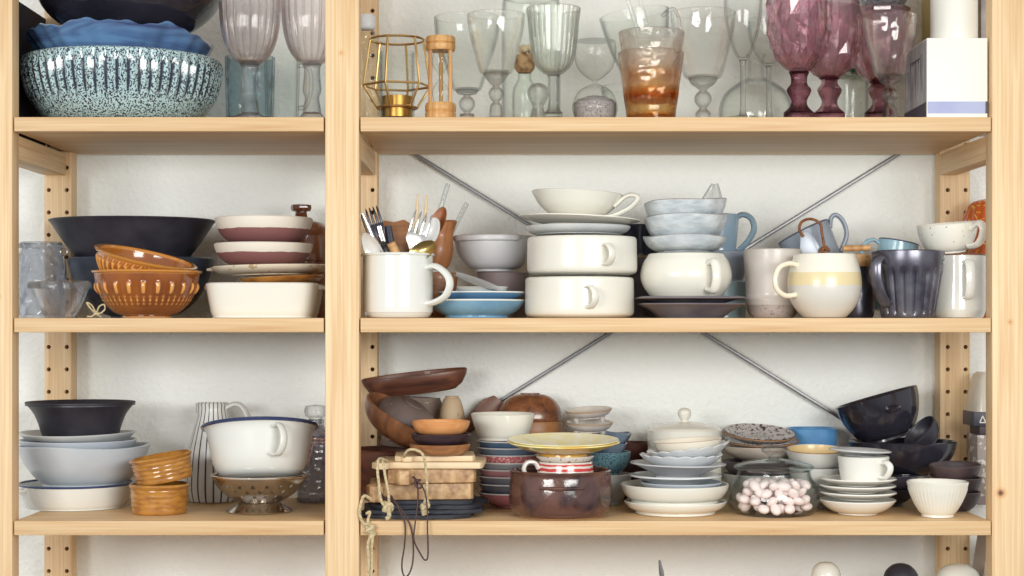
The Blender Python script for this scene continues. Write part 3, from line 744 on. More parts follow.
MB().lathe([(R-.001, H-.004), (R+.004, H-.001), (R+.005, H+.001), (R+.002, H+.0025), (R-.003, H+.002), (R-.003, H-.004), (R-.001, H-.004)], 64).build('rim', MATS['honey rim glaze'], b)
# dark bowls
bowl('slate grey bowl underneath the big black bowl', 141, .211, 145, 257, '2', slate, c=.75, rb=.42, t=.004, sy=.8, front=True, name='stoneware_bowl')
bowl('big black bowl with flared sides, top of the dark pair behind the honey bowls', 132.5, .207, 166, 217, 270, black, t=.0035, sy=.78, front=True, name='stoneware_bowl',
     prof=lambda R, H: cr([(R*.45, 0), (R*.62, H*.12), (R*.7, H*.3), (R*.84, H*.62), (R*.96, H*.93), (R, H)], 3))
# two-tone bowls and dishes
def twotone(key, H): return M(key, (140, 94, 92), .5, bands=[(H*.49, (232, 224, 210))])
y = .112
b2 = bowl('brown bowl with a broad cream rim band, lower of the two-tone pair', 263.5, y, 98, 242.5, 268, twotone('two tone lower', .041), c=.8, rb=.6, t=.0035, name='two_tone_bowl', front=True, group='brown and cream bowls')
b1 = bowl('brown bowl with a broad cream rim band, topmost of its pile', 264, y, 97.5, 216, 246.5, twotone('two tone upper', .047), c=.8, rb=.58, t=.0035, name='two_tone_bowl', front=True, group='brown and cream bowls')
cream = M('cream speckle glaze', (226, 214, 192), .3, coat=.3, speck=(120, .62, (190, 160, 120)))
e = bowl('cream oval dish with a tab handle under the two-tone bowls', 270, y+.002, 118, 267, 275.5, cream, c=.8, rb=.66, t=.0035, name='oval_dish', cat='dish', sy=.9, front=False, force=True, foot=.001, rot=(0, -R_(1.2), 0))
H, R = e['H'], e['R']
MB().prism([(-R-.004, -.014), (-R+.012, -.02), (-R+.012, .02), (-R-.004, .014)], H-.0045, H-.0005, .0015).build('tab_handle', cream, e)
honey = M('runny honey glaze', (186, 126, 58), .14, coat=.6, col2=(136, 84, 36), ns=20, st=(1, 1, 3))
e = bowl('honey glazed shallow dish between the cream dish and the white baking dish', 282, .092, 84, 277.8, 284.6, honey, c=.6, rb=.8, t=.003, name='shallow_dish', cat='dish', sy=.95, rot=(0, -R_(3), 0), front=False, foot=.001)
y = .1; k = K(y)
e = bowl('white oblong baking dish with lug handles at the bottom of the pile', 265.5, y, 111, 285, '2', white, c=.1, rb=.9, t=.0045, name='baking_dish', cat='dish', sq=5, sy=.9, front=False, n=96, force=True, foot=.002)
H, R = e['H'], e['R']
for s in (-1, 1):
    lug = [(s*(R-.004), -.030), (s*(R+.003), -.026), (s*(R+.0065), -.012), (s*(R+.0065), .012), (s*(R+.003), .026), (s*(R-.004), .030)]
    if s > 0: lug = list(reversed(lug))
    MB().prism(lug, H-.007, H-.001, .0015).build('lug_handle', white, e)
y = .24; k = K(y)
pot = M('brown casserole glaze', (138, 84, 52), .2, coat=.4, col2=(92, 54, 40), ns=12)
e = thing('casserole', 'brown lidded pot with a stubby knob behind the two-tone bowls', 'pot', (X(301, y), y, Z2+EPS)); zb = e.location.z
q = lambda r, py: (r*k, Z(py, y)-zb)
MB().lathe(shell(cr([(24*k, 0), (25.5*k, .004), q(26, 300), q(26, 262)], 3), .004), 48).build('body', pot, e)
l = MB().lathe([(0, Z(261.5, y)-zb), q(27, 261.5), q(27.5, 258), q(26, 254), q(25.5, 236), q(27, 234), q(27, 228), q(22, 223), q(10, 220), (0, Z(219, y)-zb)], 48).build('lid', pot, e)
MB().lathe([(0, Z(221, y)-zb), q(7, 221), q(6, 214), q(5.5, 212), q(9.5, 211), q(10.5, 208), q(10, 205), (0, Z(204.5, y)-zb)], 8).build('knob', M('dark brown gloss', (98, 52, 32), .12, coat=.6), l)

# ================================================================ MIDDLE BOARD, wide bay
y = .056; k = K(y)
e = thing('enamel_mug', 'large white enamel mug crammed with cutlery beside the middle post', 'mug', (X(398, y), y, Z2+EPS)); zb = e.location.z
q = lambda r, py: (r*k, Z(py, y)-zb)
pr = [(30*k, 0)]+cr([(31*k, .001), q(34, 313), q(35, 306), q(35, 256)], 4)
MB().lathe(shell(pr, .0018), 64).build('body', enamel, e)
MB().tube([(35.6*k*cos(2*pi*i/56), 35.6*k*sin(2*pi*i/56), Z(255, y)-zb) for i in range(56)], .0019, 8, 1, True).build('rim', enamel, e)
handle(e, handle_pts([(34, 268), (44, 267), (56, 275), (60, 285), (55, 296), (44, 302), (34, 304)], 0, y, zb, -28), .0042, enamel, 1.7)
MUGF = Z2+.006
def utensil(label, name, tip, dt, base, db, mk, cat='cutlery', twist=0, group=None):
    a = W(*base, db); a.z = max(a.z, MUGF); b_ = W(*tip, dt); L_ = (b_-a).length
    d = (b_-a).normalized(); qx = d.to_track_quat('Z', 'Y'); 
    e = thing(name, label, cat, a, group=group)
    # face the flat side (local -Y) to the viewer, then twist
    zax = d; yax = Vector((0, 1, 0)); yax = (yax-zax*yax.dot(zax)).normalized(); xax = yax.cross(zax)
    m = Matrix((xax, yax, zax)).transposed(); m = m @ Matrix.Rotation(R_(twist), 3, 'Z'); e.rotation_euler = m.to_euler()
    mk(e, L_); return e
def fork(m, w=.011, tines=4, head=.06):
    def f(e, L_):
        MB().tube([(0, 0, 0), (0, 0, L_*.25), (0, 0, L_-head-.012), (0, .002, L_-head)], [.0055, .005, .003, .003], 8, .35).build('handle', m, e)
        hb = MB(); hb.prism([(-.003, -.004), (.003, -.004), (w, .012), (w, .022), (-w, .022), (-w, .012)], -.0007, .0009, .0003, 'XZ')
        for i in range(tines):
            x = -w+.0016+(2*w-.0032)*i/(tines-1)
            hb.tube([(x, 0, .0215), (x, -.0012, .035), (x*.97, -.001, head-.004), (x*.95, 0, head)], [.0017, .0016, .0013, .0005], 6, .6)
        hb.build('tines', m, e, (0, .002, L_-head)); 
    return f
def spoon(m, w=.018, head=.055, hr=.004):
    def f(e, L_):
        MB().tube([(0, 0, 0), (0, 0, L_*.3), (0, 0, L_-head+.004)], [hr, hr*.9, hr*.6], 8, .5).build('handle', m, e)
        mb = MB(); n, mm = 20, 7; rows = []
        for s_ in (0, 1):
            for j in range(mm+1):
                rr = j/mm; ring = []
                for i in range(n):
                    t = 2*pi*i/n; x = w*rr*cos(t)*(1-.12*sin(t)); z = head/2*(1+rr*sin(t)); dep = .007*(1-rr*rr)
                    ring.append(len(mb.v)); mb.v.append((x, dep+(-.0006 if s_ == 0 else .0007), z))
                rows.append(ring)
        def sk(a, b):
            for i in range(n): mb.f.append((a[i], a[(i+1) % n], b[(i+1) % n], b[i]))
        for j in range(mm): sk(rows[j], rows[j+1]); sk(rows[mm+1+j], rows[mm+2+j])
        sk(rows[mm], rows[2*mm+1])
        mb.build('bowl', m, e, (0, 0, L_-head))
    return f
def stick(m, r, r1=None, n=8, flat=1):
    def f(e, L_): MB().tube([(0, 0, 0), (0, 0, L_*.5), (0, 0, L_*.88), (0, 0, L_)], [r, r, (r+(r1 or r))/2, r1 or r], n, flat).build('shaft', m, e)
    return f
def spatula(m, w, head):
    def f(e, L_):
        MB().tube([(0, 0, 0), (0, 0, L_-head+.006)], .0045, 8, .7).build('handle', m, e)
        MB().prism([(-.005, 0), (.005, 0), (w, .02), (w, head-.006), (w*.5, head), (-w*.2, head-.003), (-w, head), (-w, .02)], -.002, .002, .0012, 'XZ').build('blade', m, e, (0, 0, L_-head))
    return f
utensil('wide wooden spatula at the back of the cutlery mug', 'wooden_spatula', (397, 220), .085, (399, 300), .06, spatula(acacia, .019, .06))
utensil('dark steel fork leaning towards the middle post', 'dinner_fork', (371, 207), .05, (402, 306), .045, fork(darksteel, .0095, 4, .045), twist=10)
utensil('bright steel teaspoon handle hugging the middle post', 'teaspoon', (362, 214), .034, (400, 306), .05, stick(silver, .005, .003, 8, .4))
utensil('white spoon leaning out over the mug rim towards the middle post', 'white_spoon', (364, 233), .024, (398, 297), .036, spoon(M('white porcelain', (236, 236, 234), .15, coat=.5), .0125, .052, .004), twist=-25)
utensil('tall silver spoon in the middle of the mug', 'serving_spoon', (379, 226), .045, (400, 308), .05, stick(silver, .0045, .0035, 8, .5))
utensil('navy handled knife in the cutlery mug', 'table_knife', (388, 226), .062, (400, 308), .055, stick(M('navy handle', (44, 48, 66), .3), .0058, .0045, 8, .6))
utensil('large silver fork leaning right in front of the white soup spoon', 'dinner_fork', (424, 212), .045, (394, 306), .045, fork(silver, .0135, 4, .052), twist=-8)
utensil('white soup spoon behind the large silver fork', 'soup_spoon', (437, 218), .06, (393, 300), .054, spoon(M('white porcelain', (236, 236, 234), .15, coat=.5), .0135, .045), twist=-15)
utensil('gold toned spoon lying low over the mug rim', 'gold_spoon', (436, 243), .03, (396, 266), .042, spoon(M('pale gold metal', (212, 186, 120), .25, .9), .0125, .042, .003), twist=-20)
utensil('pale wooden skewer prong behind the silver fork, first from the middle post', 'wooden_prong', (418, 194), .078, (411, 300), .06, stick(lightwood, .0032, .0012))
utensil('pale wooden skewer prong behind the silver fork, second from the middle post', 'wooden_prong', (427, 195), .084, (417, 300), .064, stick(lightwood, .0032, .0012))
utensil('brown wooden spoon standing at the rim of the cutlery mug', 'wooden_spoon', (444, 207), .08, (398, 306), .05, spoon(M('warm brown wood', (160, 96, 50), .4, col2=(124, 70, 40), ns=30, st=(3, 3, .6)), .012, .046, .004), twist=-30)
utensil('wooden pestle handle poking out of the mug', 'wooden_pestle', (391, 243), .022, (414, 290), .04, stick(olive, .0062, .0058, 10))
utensil('small steel whisk head beside the white spoon', 'whisk', (383, 241), .026, (402, 304), .04, spoon(M('grey mesh metal', (150, 148, 150), .4, .8, speck=(420, .5, (90, 88, 92))), .0075, .03, .0025))
utensil('long clear glass straw with a gold tip standing behind the wooden spoon', 'glass_straw', (448, 184), .092, (412, 300), .08, stick(glass('straw glass', (240, 242, 242), (110, 106, 108), gl=1.5), .0033, .0033, 14), cat='straw')

y = .19; k = K(y)
e = bowl('small wooden bowl on the board under the carved wooden beaker', 436, y, 44, 274, '2', acacia, c=.6, rb=.55, t=.005, name='wooden_bowl', sy=.8, front=False)
y = .172
carve = wood('carved brown wood', (188, 124, 76), (126, 74, 46), 'Z', 90, .4, coat=.15)
o = bowl('tall carved wooden beaker behind the enamel mug handle', 441, y, 32, 222, 270, carve, name='wooden_beaker', cat='cup', t=.004, rot=(0, R_(7), 0), prof=lambda R, H: cr([(R*.55, 0), (R*.85, H*.12), (R*1.0, H*.42), (R*.86, H*.72), (R*.95, H*.9), (R, H)], 4), front=False,
     tw=lambda t, r, z: (0, .004*cos(t-.6) if z > .05 else 0))
a, b_ = W(452, 232, .178), W(467, 203, .172)
a = b_+(a-b_)*1.9
o = MB().tube([(0, 0, 0), tuple(b_-a)], .0034, 14).build('glass_straw', MATS['straw glass']); put(o, a); tag(o, 'short clear glass straw leaning out of the carved wooden beaker', 'straw')

y = .205
greyst = M('taupe stoneware', (132, 116, 116), .5)
stb = bowl('taupe stoneware bowl turned upside down at the back beneath the lugged white bowl', 503, y, 52, 273.5, '2', greyst, c=.2, rb=.92, t=.004, name='stoneware_bowl', front=False)
e = bowl('grey white bowl with a rolled lug rim, raised at the back behind the blue plates', 494, y, 80, 235, 271.8, palegrey, c=.9, rb=.5, t=.004, name='lug_bowl', front=True, force=True, sy=.95)
H, R = e['H'], e['R']
MB().tube(cr([(R*cos(R_(a))*1.02, R*sin(R_(a))*1.02*.95, H-.003) for a in range(195, 316, 10)], 2), [.001]+[.0048]*22+[.001]*2, 8, .8).build('lug_handle', palegrey, e)
# blue plates
y = .103
blueg = M('sky blue glaze', (128, 172, 200), .2, coat=.5, col2=(104, 150, 186), ns=20)
blueg2 = M('deep sky blue glaze', (104, 150, 190), .2, coat=.5)
bowl('sky blue plate with a white edge, bottom of the blue plate pile', 476.5, y, 97, 300.5, '2', blueg, c=.5, rb=.66, t=.003, name='plate', cat='plate', rimm=enamel, rimr=.0013, front=False)
bowl('smaller blue plate with white lining stacked on the sky blue one', 481, y, 88, 292.5, 302.5, blueg2, c=.3, rb=.66, t=.003, name='plate', cat='plate', rimm=enamel, rimr=.0012, front=False, foot=.001)
bowl('tiny white dish on top of the blue plates', 482, y, 52, 287.5, 297, white, c=.6, rb=.6, t=.0025, name='small_dish', cat='dish', front=False, foot=.001)
y = .052
lg = glass('crinkled glass', (226, 226, 230), (120, 116, 122), bump=('n', 120, .8), haze=.25)
a = W(480, 290, .066)
o = MB()
n = 14; rows = []
for s_ in (0, 1):
    for i in range(n+1):
        u = i/n; w_ = .013*sin(pi*min(1, .12+u*.86))**.7
        rows.append([len(o.v)+j for j in range(5)])
        for j in range(5):
            v = (j-2)/2; o.v.append(((u-.5)*.066, v*w_, .010*(1-u)**1.2+.004*v*v+(.0012 if s_ else 0)+.009-.014*u))
for i in range(n):
    for j in range(4):
        a_, b2_ = rows[i], rows[i+1]; o.f.append((a_[j], a_[j+1], b2_[j+1], b2_[j]))
        a_, b2_ = rows[n+1+i], rows[n+2+i]; o.f.append((a_[j], b2_[j], b2_[j+1], a_[j+1]))
    for j, (s1, s2) in ((0, (0, n+1)), (4, (0, n+1))): o.f.append((rows[i][j], rows[i+1][j], rows[n+2+i][j], rows[n+1+i][j]))
for r0 in (0, n): o.f += [(rows[r0][j], rows[r0][j+1], rows[n+1+r0][j+1], rows[n+1+r0][j]) for j in range(4)]
o = o.build('glass_leaf', lg); put(o, a, (R_(18), 0, R_(-12))); tag(o, 'crinkled clear glass leaf lying across the tiny white dish', 'ornament')

# white pots
def soup_pot(label, cx, y, w, top, bot, hx):
    kk = K(y); R = w/2*kk
    e = bowl(label, cx, y, w, top, bot, warmwhite, name='soup_pot', cat='pot', t=.004, front=True, force=True, group='white stacking soup pots',
        prof=lambda R, H: [(R*.86, 0)]+cr([(R*.88, .0008), (R*.96, H*.06), (R, H*.16), (R*1.0, H*.5), (R*.995, H*.93), (R*.985, H)], 3))
    H = e['H']; a = math.degrees(math.acos(max(-1, min(1, hx*kk/R))))
    ear(e, -a, R*.985, [(-.002, H*.76), (.008, H*.78), (.0165, H*.62), (.0165, H*.42), (.008, H*.26), (-.002, H*.29)], -56, .0021, warmwhite, 2.8)
    return e
y = .088
soup_pot('white ear-handled soup pot, lower of the stacked pair', 579.5, y, 109, 277.5, '2', 6)
soup_pot('white ear-handled soup pot, upper of the stacked pair', 582, y, 110, 236, 275.6, 20)
bowl('grey white shallow dish lying on the upper soup pot', 577.5, y, 106, 224, 235.2, greywhite, c=.7, rb=.8, t=.003, name='shallow_dish', cat='dish', front=True, foot=.001)
bowl('flat white plate directly under the wide white teacup', 579, y, 122, 219, 226.5, white, c=.2, rb=.55, t=.003, name='plate', cat='plate', rot=(0, R_(2.4), 0), front=False, foot=.001)
e = bowl('wide white teacup crowning the pile of soup pots', 577.5, y, 92, 193.5, 219.5, white, name='teacup', cat='cup', t=.0022, rot=(0, R_(3), 0), front=False, force=True,
     prof=lambda R, H: cr([(R*.44, 0), (R*.46, H*.05), (R*.62, H*.2), (R*.82, H*.5), (R*.94, H*.8), (R, H)], 4))
H, R = e['H'], e['R']; ca, sa = cos(R_(-18)), sin(R_(-18))
MB().tube([(r*ca, r*sa, z) for r, z in cr([(R*.84, H*.55), (R*1.08, H*.93), (R*1.26, H*1.0), (R*1.36, H*.86), (R*1.18, H*.5), (R*.85, H*.2), (R*.66, H*.14)], 5)], .0032, 10, 1.5).build('handle', white, e)
y = .225
o = bowl('grey mug with an ochre rim at the back between soup pots and cup', 640, y, 48, 257.5, '2', M('dim grey glaze', (104, 100, 110), .4), c=.1, rb=.85, name='mug', cat='mug', front=False, rimm=M('ochre rim', (190, 150, 90), .4), rimr=.0015)
o = bowl('dark navy mug stacked on the grey one behind the marbled bowls', 640, y, 42, 226, 256.8, M('navy glaze', (48, 54, 78), .2, coat=.4), c=.15, rb=.85, name='mug', cat='mug', front=False)

# white cup on dark plates, marbled bowls on top
y = .092
grs = M('grey slate glaze', (118, 112, 118), .35, col2=(88, 84, 94), ns=16)
edge = M('rusty rim', (120, 100, 92), .5)
bowl('dark grey square plate, lower of the two under the round white cup', 690.5, y, 103, 304.5, '2', grs, c=-.2, rb=.62, t=.003, name='square_plate', cat='plate', sq=5, n=96, front=False, rimm=edge, rimr=.001, foot=.001)
bowl('dark grey square plate, upper of the two under the round white cup', 689.5, y, 106, 298.5, 304, grs, c=-.2, rb=.62, t=.003, name='square_plate', cat='plate', sq=5, n=96, front=False, rimm=edge, rimr=.001, foot=.0005)
e = bowl('round-bellied white cup with a thick handle on dark square plates', 686, y, 76, 253.5, 300.4, warmwhite, name='bellied_cup', cat='cup', t=.004, front=True, force=True,
     prof=lambda R, H: cr([(R*.75, 0), (R*.9, H*.06), (R*1.12, H*.3), (R*1.2, H*.55), (R*1.13, H*.82), (R*1.03, H*.96), (R, H)], 4))
H, R = e['H'], e['R']; ca, sa = cos(R_(-65)), sin(R_(-65))
MB().tube([(r*ca, r*sa, z) for r, z in cr([(R*1.14, H*.8), (R*1.4, H*.82), (R*1.52, H*.6), (R*1.5, H*.36), (R*1.36, H*.2), (R*1.1, H*.22)], 5)], .0042, 10, 1.5).build('handle', warmwhite, e)
marb = M('marbled grey glaze', (212, 218, 220), .35, coat=.2, col2=(176, 186, 192), ns=28, st=(1, 1, 2.2), lo=.38, hi=.66, bump=(70, .6))
mrim = M('umber bare rim', (140, 118, 104), .5)
wob = lambda s: (lambda t, r, z: (.0012*sin(5*t+s)+.0008*sin(9*t+2*s), .0012*sin(3*t+s) if z > .012 else 0))
for i, (cx, top, bot, nm, rt) in enumerate(((685.5, 235, 252.6, 'marbled pale grey bowl, bottom of the three on the white cup', 0), (685, 216.5, 241, 'marbled pale grey bowl, middle of the three on the white cup', -1.5), (684.5, 202, 225, 'marbled pale grey bowl holding the small glass shell, top of the three', -2.5))):
    bowl(nm, cx, y, 83-i*.5, top, bot, marb, c=.75, rb=.62, t=.003, name='marbled_bowl', front=(i == 0), rimm=mrim, rimr=.0011, group='marbled grey bowls', tw=wob(i), rot=(0, R_(rt), 0), foot=.001)
a = W(711, 205.5, y)
o = MB(); rows = []
for s_ in (0, 1):
    for i in range(9):
        u = i/8; rows.append([len(o.v)+j for j in range(9)])
        for j in range(9):
            v = (j-4)/4; w_ = .017*(1-.75*u**1.3)
            o.v.append((v*w_+.006*u, .008*(1-v*v)*(1-u*.5)+(.0012 if s_ else 0)+.0012*cos(v*9), u*.032))
for i in range(8):
    for j in range(8):
        o.f.append((rows[i][j], rows[i][j+1], rows[i+1][j+1], rows[i+1][j])); o.f.append((rows[9+i][j], rows[10+i][j], rows[10+i][j+1], rows[9+i][j+1]))
    for j in (0, 8): o.f.append((rows[i][j], rows[i+1][j], rows[10+i][j], rows[9+i][j]))
for r0 in (0, 8): o.f += [(rows[r0][j], rows[r0][j+1], rows[9+r0][j+1], rows[9+r0][j]) for j in range(8)]
o = o.build('glass_shell', glass('frosted shell glass', (226, 228, 228), (150, 152, 154), bump=('n', 90, .6), haze=.35)); put(o, a, (R_(-12), 0, 0)); tag(o, 'small frosted glass shell standing up out of the top marbled bowl', 'ornament')
# mugs behind
y = .222
lb = M('powder blue glaze', (160, 184, 200), .2, coat=.4, col2=(136, 162, 182), ns=10)
lb2 = M('light aqua glaze', (172, 200, 210), .25, coat=.3)
bowl('light aqua mug at the bottom of the stack behind the round white cup', 723, y, 50, 282, '2', lb2, c=.1, rb=.9, name='mug', cat='mug', front=False, t=.003)
bowl('hazy grey blue mug in the middle of the stack behind the round white cup', 723, y, 50, 252.5, 281.2, M('haze blue glaze', (158, 168, 182), .3), c=.2, rb=.8, name='mug', cat='mug', front=False, t=.003)
e = bowl('powder blue mug with a curled handle behind the marbled bowls', 718, y, 42, 214, 251.8, lb, c=.1, rb=.85, name='curl_mug', cat='mug', front=True, t=.003, force=True)
zb = e.location.z
handle(e, handle_pts([(18, 230), (16, 221), (24, 215), (33, 219), (36, 229), (31, 240), (22, 250), (19, 249)], 0, y, zb, -15), .0042, lb, 1.6)
# beige mug
y = .119; k = K(y)
bei = M('speckled beige glaze', (206, 198, 190), .35, coat=.15, col2=(186, 176, 168), ns=22, lo=.45, hi=.8, bands=None)
e = thing('speckled_mug', 'tall beige mottled mug with a darker dipped foot', 'mug', (X(772.5, y), y, Z2+EPS)); zb = e.location.z
q = lambda r, py: (r*k, Z(py, y)-zb)
pr = [(19.5*k, 0)]+cr([(20.5*k, .0006), q(24, 313), q(26, 305), q(26.5, 298.5)], 3)+cr([q(26.2, 298), q(27, 280), q(28.5, 262), q(29, 250.5)], 3)
MB().lathe(shell(pr, .0035), 56).build('body', bei, e)
MB().lathe([(r+.0004, z) for r, z in pr[1:-13]]+[(r-.001, z) for r, z in reversed(pr[1:-13])]+[(pr[1][0]+.0004, pr[1][1])], 56).build('dipped_foot', M('taupe dip glaze', (178, 166, 160), .4, speck=(260, .6, (150, 136, 130))), e)
# grey enamel mug tipped at the back, on a dark mug
y = .215; k = K(y)
bowl('dark pewter mug at the back holding up the tipped grey mug', 836, y, 60, 277, '2', gun, c=.3, rb=.8, name='mug', cat='mug', front=False, t=.003)
ge = M('grey blue enamel', (158, 168, 182), .4)
e = bowl('grey blue enamel mug tipped over with its handle up in the air', 803, y, 54, 232, 270, ge, c=.1, rb=.86, name='tipped_mug', cat='mug', front=False, rot=(R_(-6), -R_(26), 0), t=.002, force=True, rimm=M('dark enamel rim', (92, 100, 118), .3), rimr=.0014)
H, R = e['H'], e['R']
MB().tube(cr([(R*.96, 0, H*.78), (R*1.15, 0, H*1.0), (R*1.38, 0, H*1.02), (R*1.5, 0, H*.78), (R*1.38, 0, H*.42), (R*.9, 0, H*.1)], 5), .0034, 10, 1.7).build('handle', ge, e)
# measuring scoops tied with a leather strap
a = W(808, 258, .15)
e = thing('measuring_scoop', 'grey measuring scoop handle hung with a brown leather loop', 'scoop', a)
sg = M('grey scoop metal', (152, 158, 168), .35, .3)
MB().prism([(-.012, 0), (.018, 0), (.004, .034), (.0, .038), (-.006, .038), (-.011, .033)], -.0015, .0015, .0008, 'XZ').build('handle', sg, e)
MB().prism([(.002, 0), (.026, 0), (.007, .034), (.0, .030)], .003, .0055, .0008, 'XZ').build('handle', sg, e)
lt = M('brown leather strap', (146, 92, 48), .6, col2=(112, 66, 36), ns=300)
pt = [(-.007, -.0035, .03), (-.013, -.004, .04), (-.009, -.003, .051), (.004, .001, .055), (.017, .002, .049), (.020, .001, .034), (.0225, -.001, .018), (.024, -.003, .011)]
MB().tube(cr(pt, 5), .0021, 8).build('leather_loop', lt, e)
MB().tube(cr([(.015, -.004, .006), (.021, -.007, .013), (.029, -.004, .010), (.024, -.002, .016), (.018, -.005, .011), (.030, -.005, .004)], 5), .0019, 8).build('leather_knot', lt, e)
# cream band mug
y = .05; k = K(y)
e = thing('banded_mug', 'round cream mug with a straw coloured band and thin ring handle', 'mug', (X(824.5, y), y, Z2+EPS)); zb = e.location.z
q = lambda r, py: (r*k, Z(py, y)-zb)
pr = [(20*k, 0)]+cr([(21*k, .0006), q(28, 310), q(34, 300), q(36.6, 288), q(36, 275), q(33.5, 264), q(31.3, 258), q(30.8, 255.3)], 4)
h1, h2 = Z(286, y)-zb, Z(273, y)-zb
bm_ = M('banded cream glaze', (218, 214, 204), .3, coat=.35, bands=[(h1, (230, 212, 166)), (h2, (238, 232, 216))])
MB().lathe(shell(pr, .0035), 64).build('body', bm_, e)
handle(e, handle_pts([(32, 266), (42, 264), (54, 268), (59.5, 279), (57, 290), (47, 296), (35, 295)], 0, y, zb, 206), .0036, M('handle cream', (240, 232, 208), .25, coat=.35), 1.0)
# dark jar with wooden lid
y = .125; k = K(y)
e = thing('tea_canister', 'dark metal canister with a wooden lid behind the banded mug', 'canister', (X(857, y), y, Z2+EPS)); zb = e.location.z
q = lambda r, py: (r*k, Z(py, y)-zb)
MB().lathe(shell(cr([(15*k, 0), q(17, 312), q(17.5, 290), q(13, 276), q(12.5, 267)], 4), .002), 40).build('body', gun, e)
MB().lathe([(0, Z(266.6, y)-zb), q(13.5, 266.6), q(14, 262), q(13.5, 255), (0, Z(253, y)-zb)], 36).build('lid', olive, e)
e = utensil('short wooden dowel lying on top of the wooden lidded canister', 'wooden_dowel', (869, 249.5), .125, (842, 250.5), .125, stick(olive, .0042, .0042, 12), cat='dowel')
e.location = W(843, 248.6, .125)
# gunmetal fluted mug
y = .062; k = K(y)
e = thing('fluted_mug', 'gunmetal grey fluted mug with a curled handle', 'mug', (X(908, y), y, Z2+EPS)); zb = e.location.z
q = lambda r, py: (r*k, Z(py, y)-zb)
pr = [(25*k, 0)]+cr([(26*k, .0005), q(27.5, 312), q(30, 297), q(33.5, 276), q(35.5, 262), q(36, 252)], 7)
H = Z(252, y)-zb
MB().lathe(shell(pr, .0035), 180, mod=lambda t, z: .07*(abs(cos(9*t))**.6-1)*min(1, max(0, (z-.002)/.006))*min(1, max(0, (Z(268, y)-zb-z)/.008)) ).build('body', gun, e)
handle(e, handle_pts([(26, 262), (20, 262), (24, 271), (32, 268), (36, 262), (38, 272), (36, 285), (26, 295), (24, 304), (30, 304)], 0, y, zb, 205) if False else handle_pts([(30, 265), (37, 258), (45, 262), (46, 275), (42, 290), (34, 302), (26, 305)], 0, y, zb, 215), .0046, gun, 1.7)
# light blue mug behind, white mugs
y = .197
e = bowl('light blue enamel mug with a dark rim peeping over the gunmetal mug', 899, y, 40, 242, '2', M('baby blue enamel', (160, 196, 212), .2, coat=.4), c=.1, rb=.85, name='enamel_cup', cat='mug', front=False, rot=(0, R_(11), 0), t=.002, force=True, rimm=M('dark enamel rim', (92, 100, 118), .3), rimr=.0012, zb=Z2+.008)
zb = e.location.z
H, R = e['H'], e['R']
MB().tube(cr([(-R*.95, 0, H*.93), (-R*1.35, -.003, H*.96), (-R*1.75, -.005, H*.86), (-R*1.7, -.004, H*.66), (-R*.93, 0, H*.55)], 5), .0028, 10, 1.6).build('handle', MATS['baby blue enamel'], e)
y = .112; k = K(y)
e = thing('rimmed_mug', 'white enamel mug with a thin brown rim beside the end post', 'mug', (X(958, y), y, Z2+EPS)); zb = e.location.z
q = lambda r, py: (r*k, Z(py, y)-zb)
pr = [(23*k, 0)]+cr([(24*k, .0006), q(26.5, 312), q(27, 304), q(27, 256)], 4)
MB().lathe(shell(pr, .0025), 56).build('body', enamel, e)
MB().tube([(26.6*k*cos(2*pi*i/48), 26.6*k*sin(2*pi*i/48), Z(255.5, y)-zb) for i in range(48)], .0011, 8, 1, True).build('rim', M('brown enamel rim', (130, 96, 76), .3), e)
handle(e, handle_pts([(26, 265), (34, 263), (40, 270), (40, 288), (35, 297), (26, 297)], 0, y, zb, -88), .0036, enamel, 1.8)
spw = M('white speckled glaze', (240, 238, 228), .25, coat=.3, speck=(240, .68, (150, 130, 120)))
e = bowl('white cup with faint speckles tilted on top of the brown-rimmed mug', 947, y-.004, 60, 224, 252.8, spw, c=.8, rb=.55, name='speckled_cup', cat='cup', front=False, rot=(R_(4), -R_(5), 0), t=.003, force=True, foot=.002)
H, R = e['H'], e['R']; ca, sa = cos(R_(-52)), sin(R_(-52))
MB().tube([(r*ca, r*sa, z) for r, z in cr([(R*.95, H*.82), (R*1.25, H*.98), (R*1.42, H*.8), (R*1.36, H*.5), (R*1.15, H*.25), (R*.8, H*.18)], 5)], .0036, 10, 1.6).build('handle', spw, e)
y = .215; k = K(y)
e = thing('ribbed_jar', 'orange ribbed lidded jar in the corner behind the white mugs', 'jar', (X(990, y), y, Z2+EPS)); zb = e.location.z
q = lambda r, py: (r*k, Z(py, y)-zb)
og = M('burnt orange glaze', (196, 94, 44), .22, coat=.5, speck=(200, .62, (226, 176, 80)))
MB().lathe(shell(cr([(22*k, 0), q(27, 305), q(29, 270), q(27, 246)], 4), .003), 96, ribmod(18, .05)).build('body', og, e)
MB().lathe([(0, Z(245.6, y)-zb)]+cr([q(27.5, 245.6), q(28.5, 236), q(26, 218), q(19, 204), q(9, 199.5)], 5)+[(0, Z(199, y)-zb)], 108, ribmod(18, .06)).build('lid', og, e)
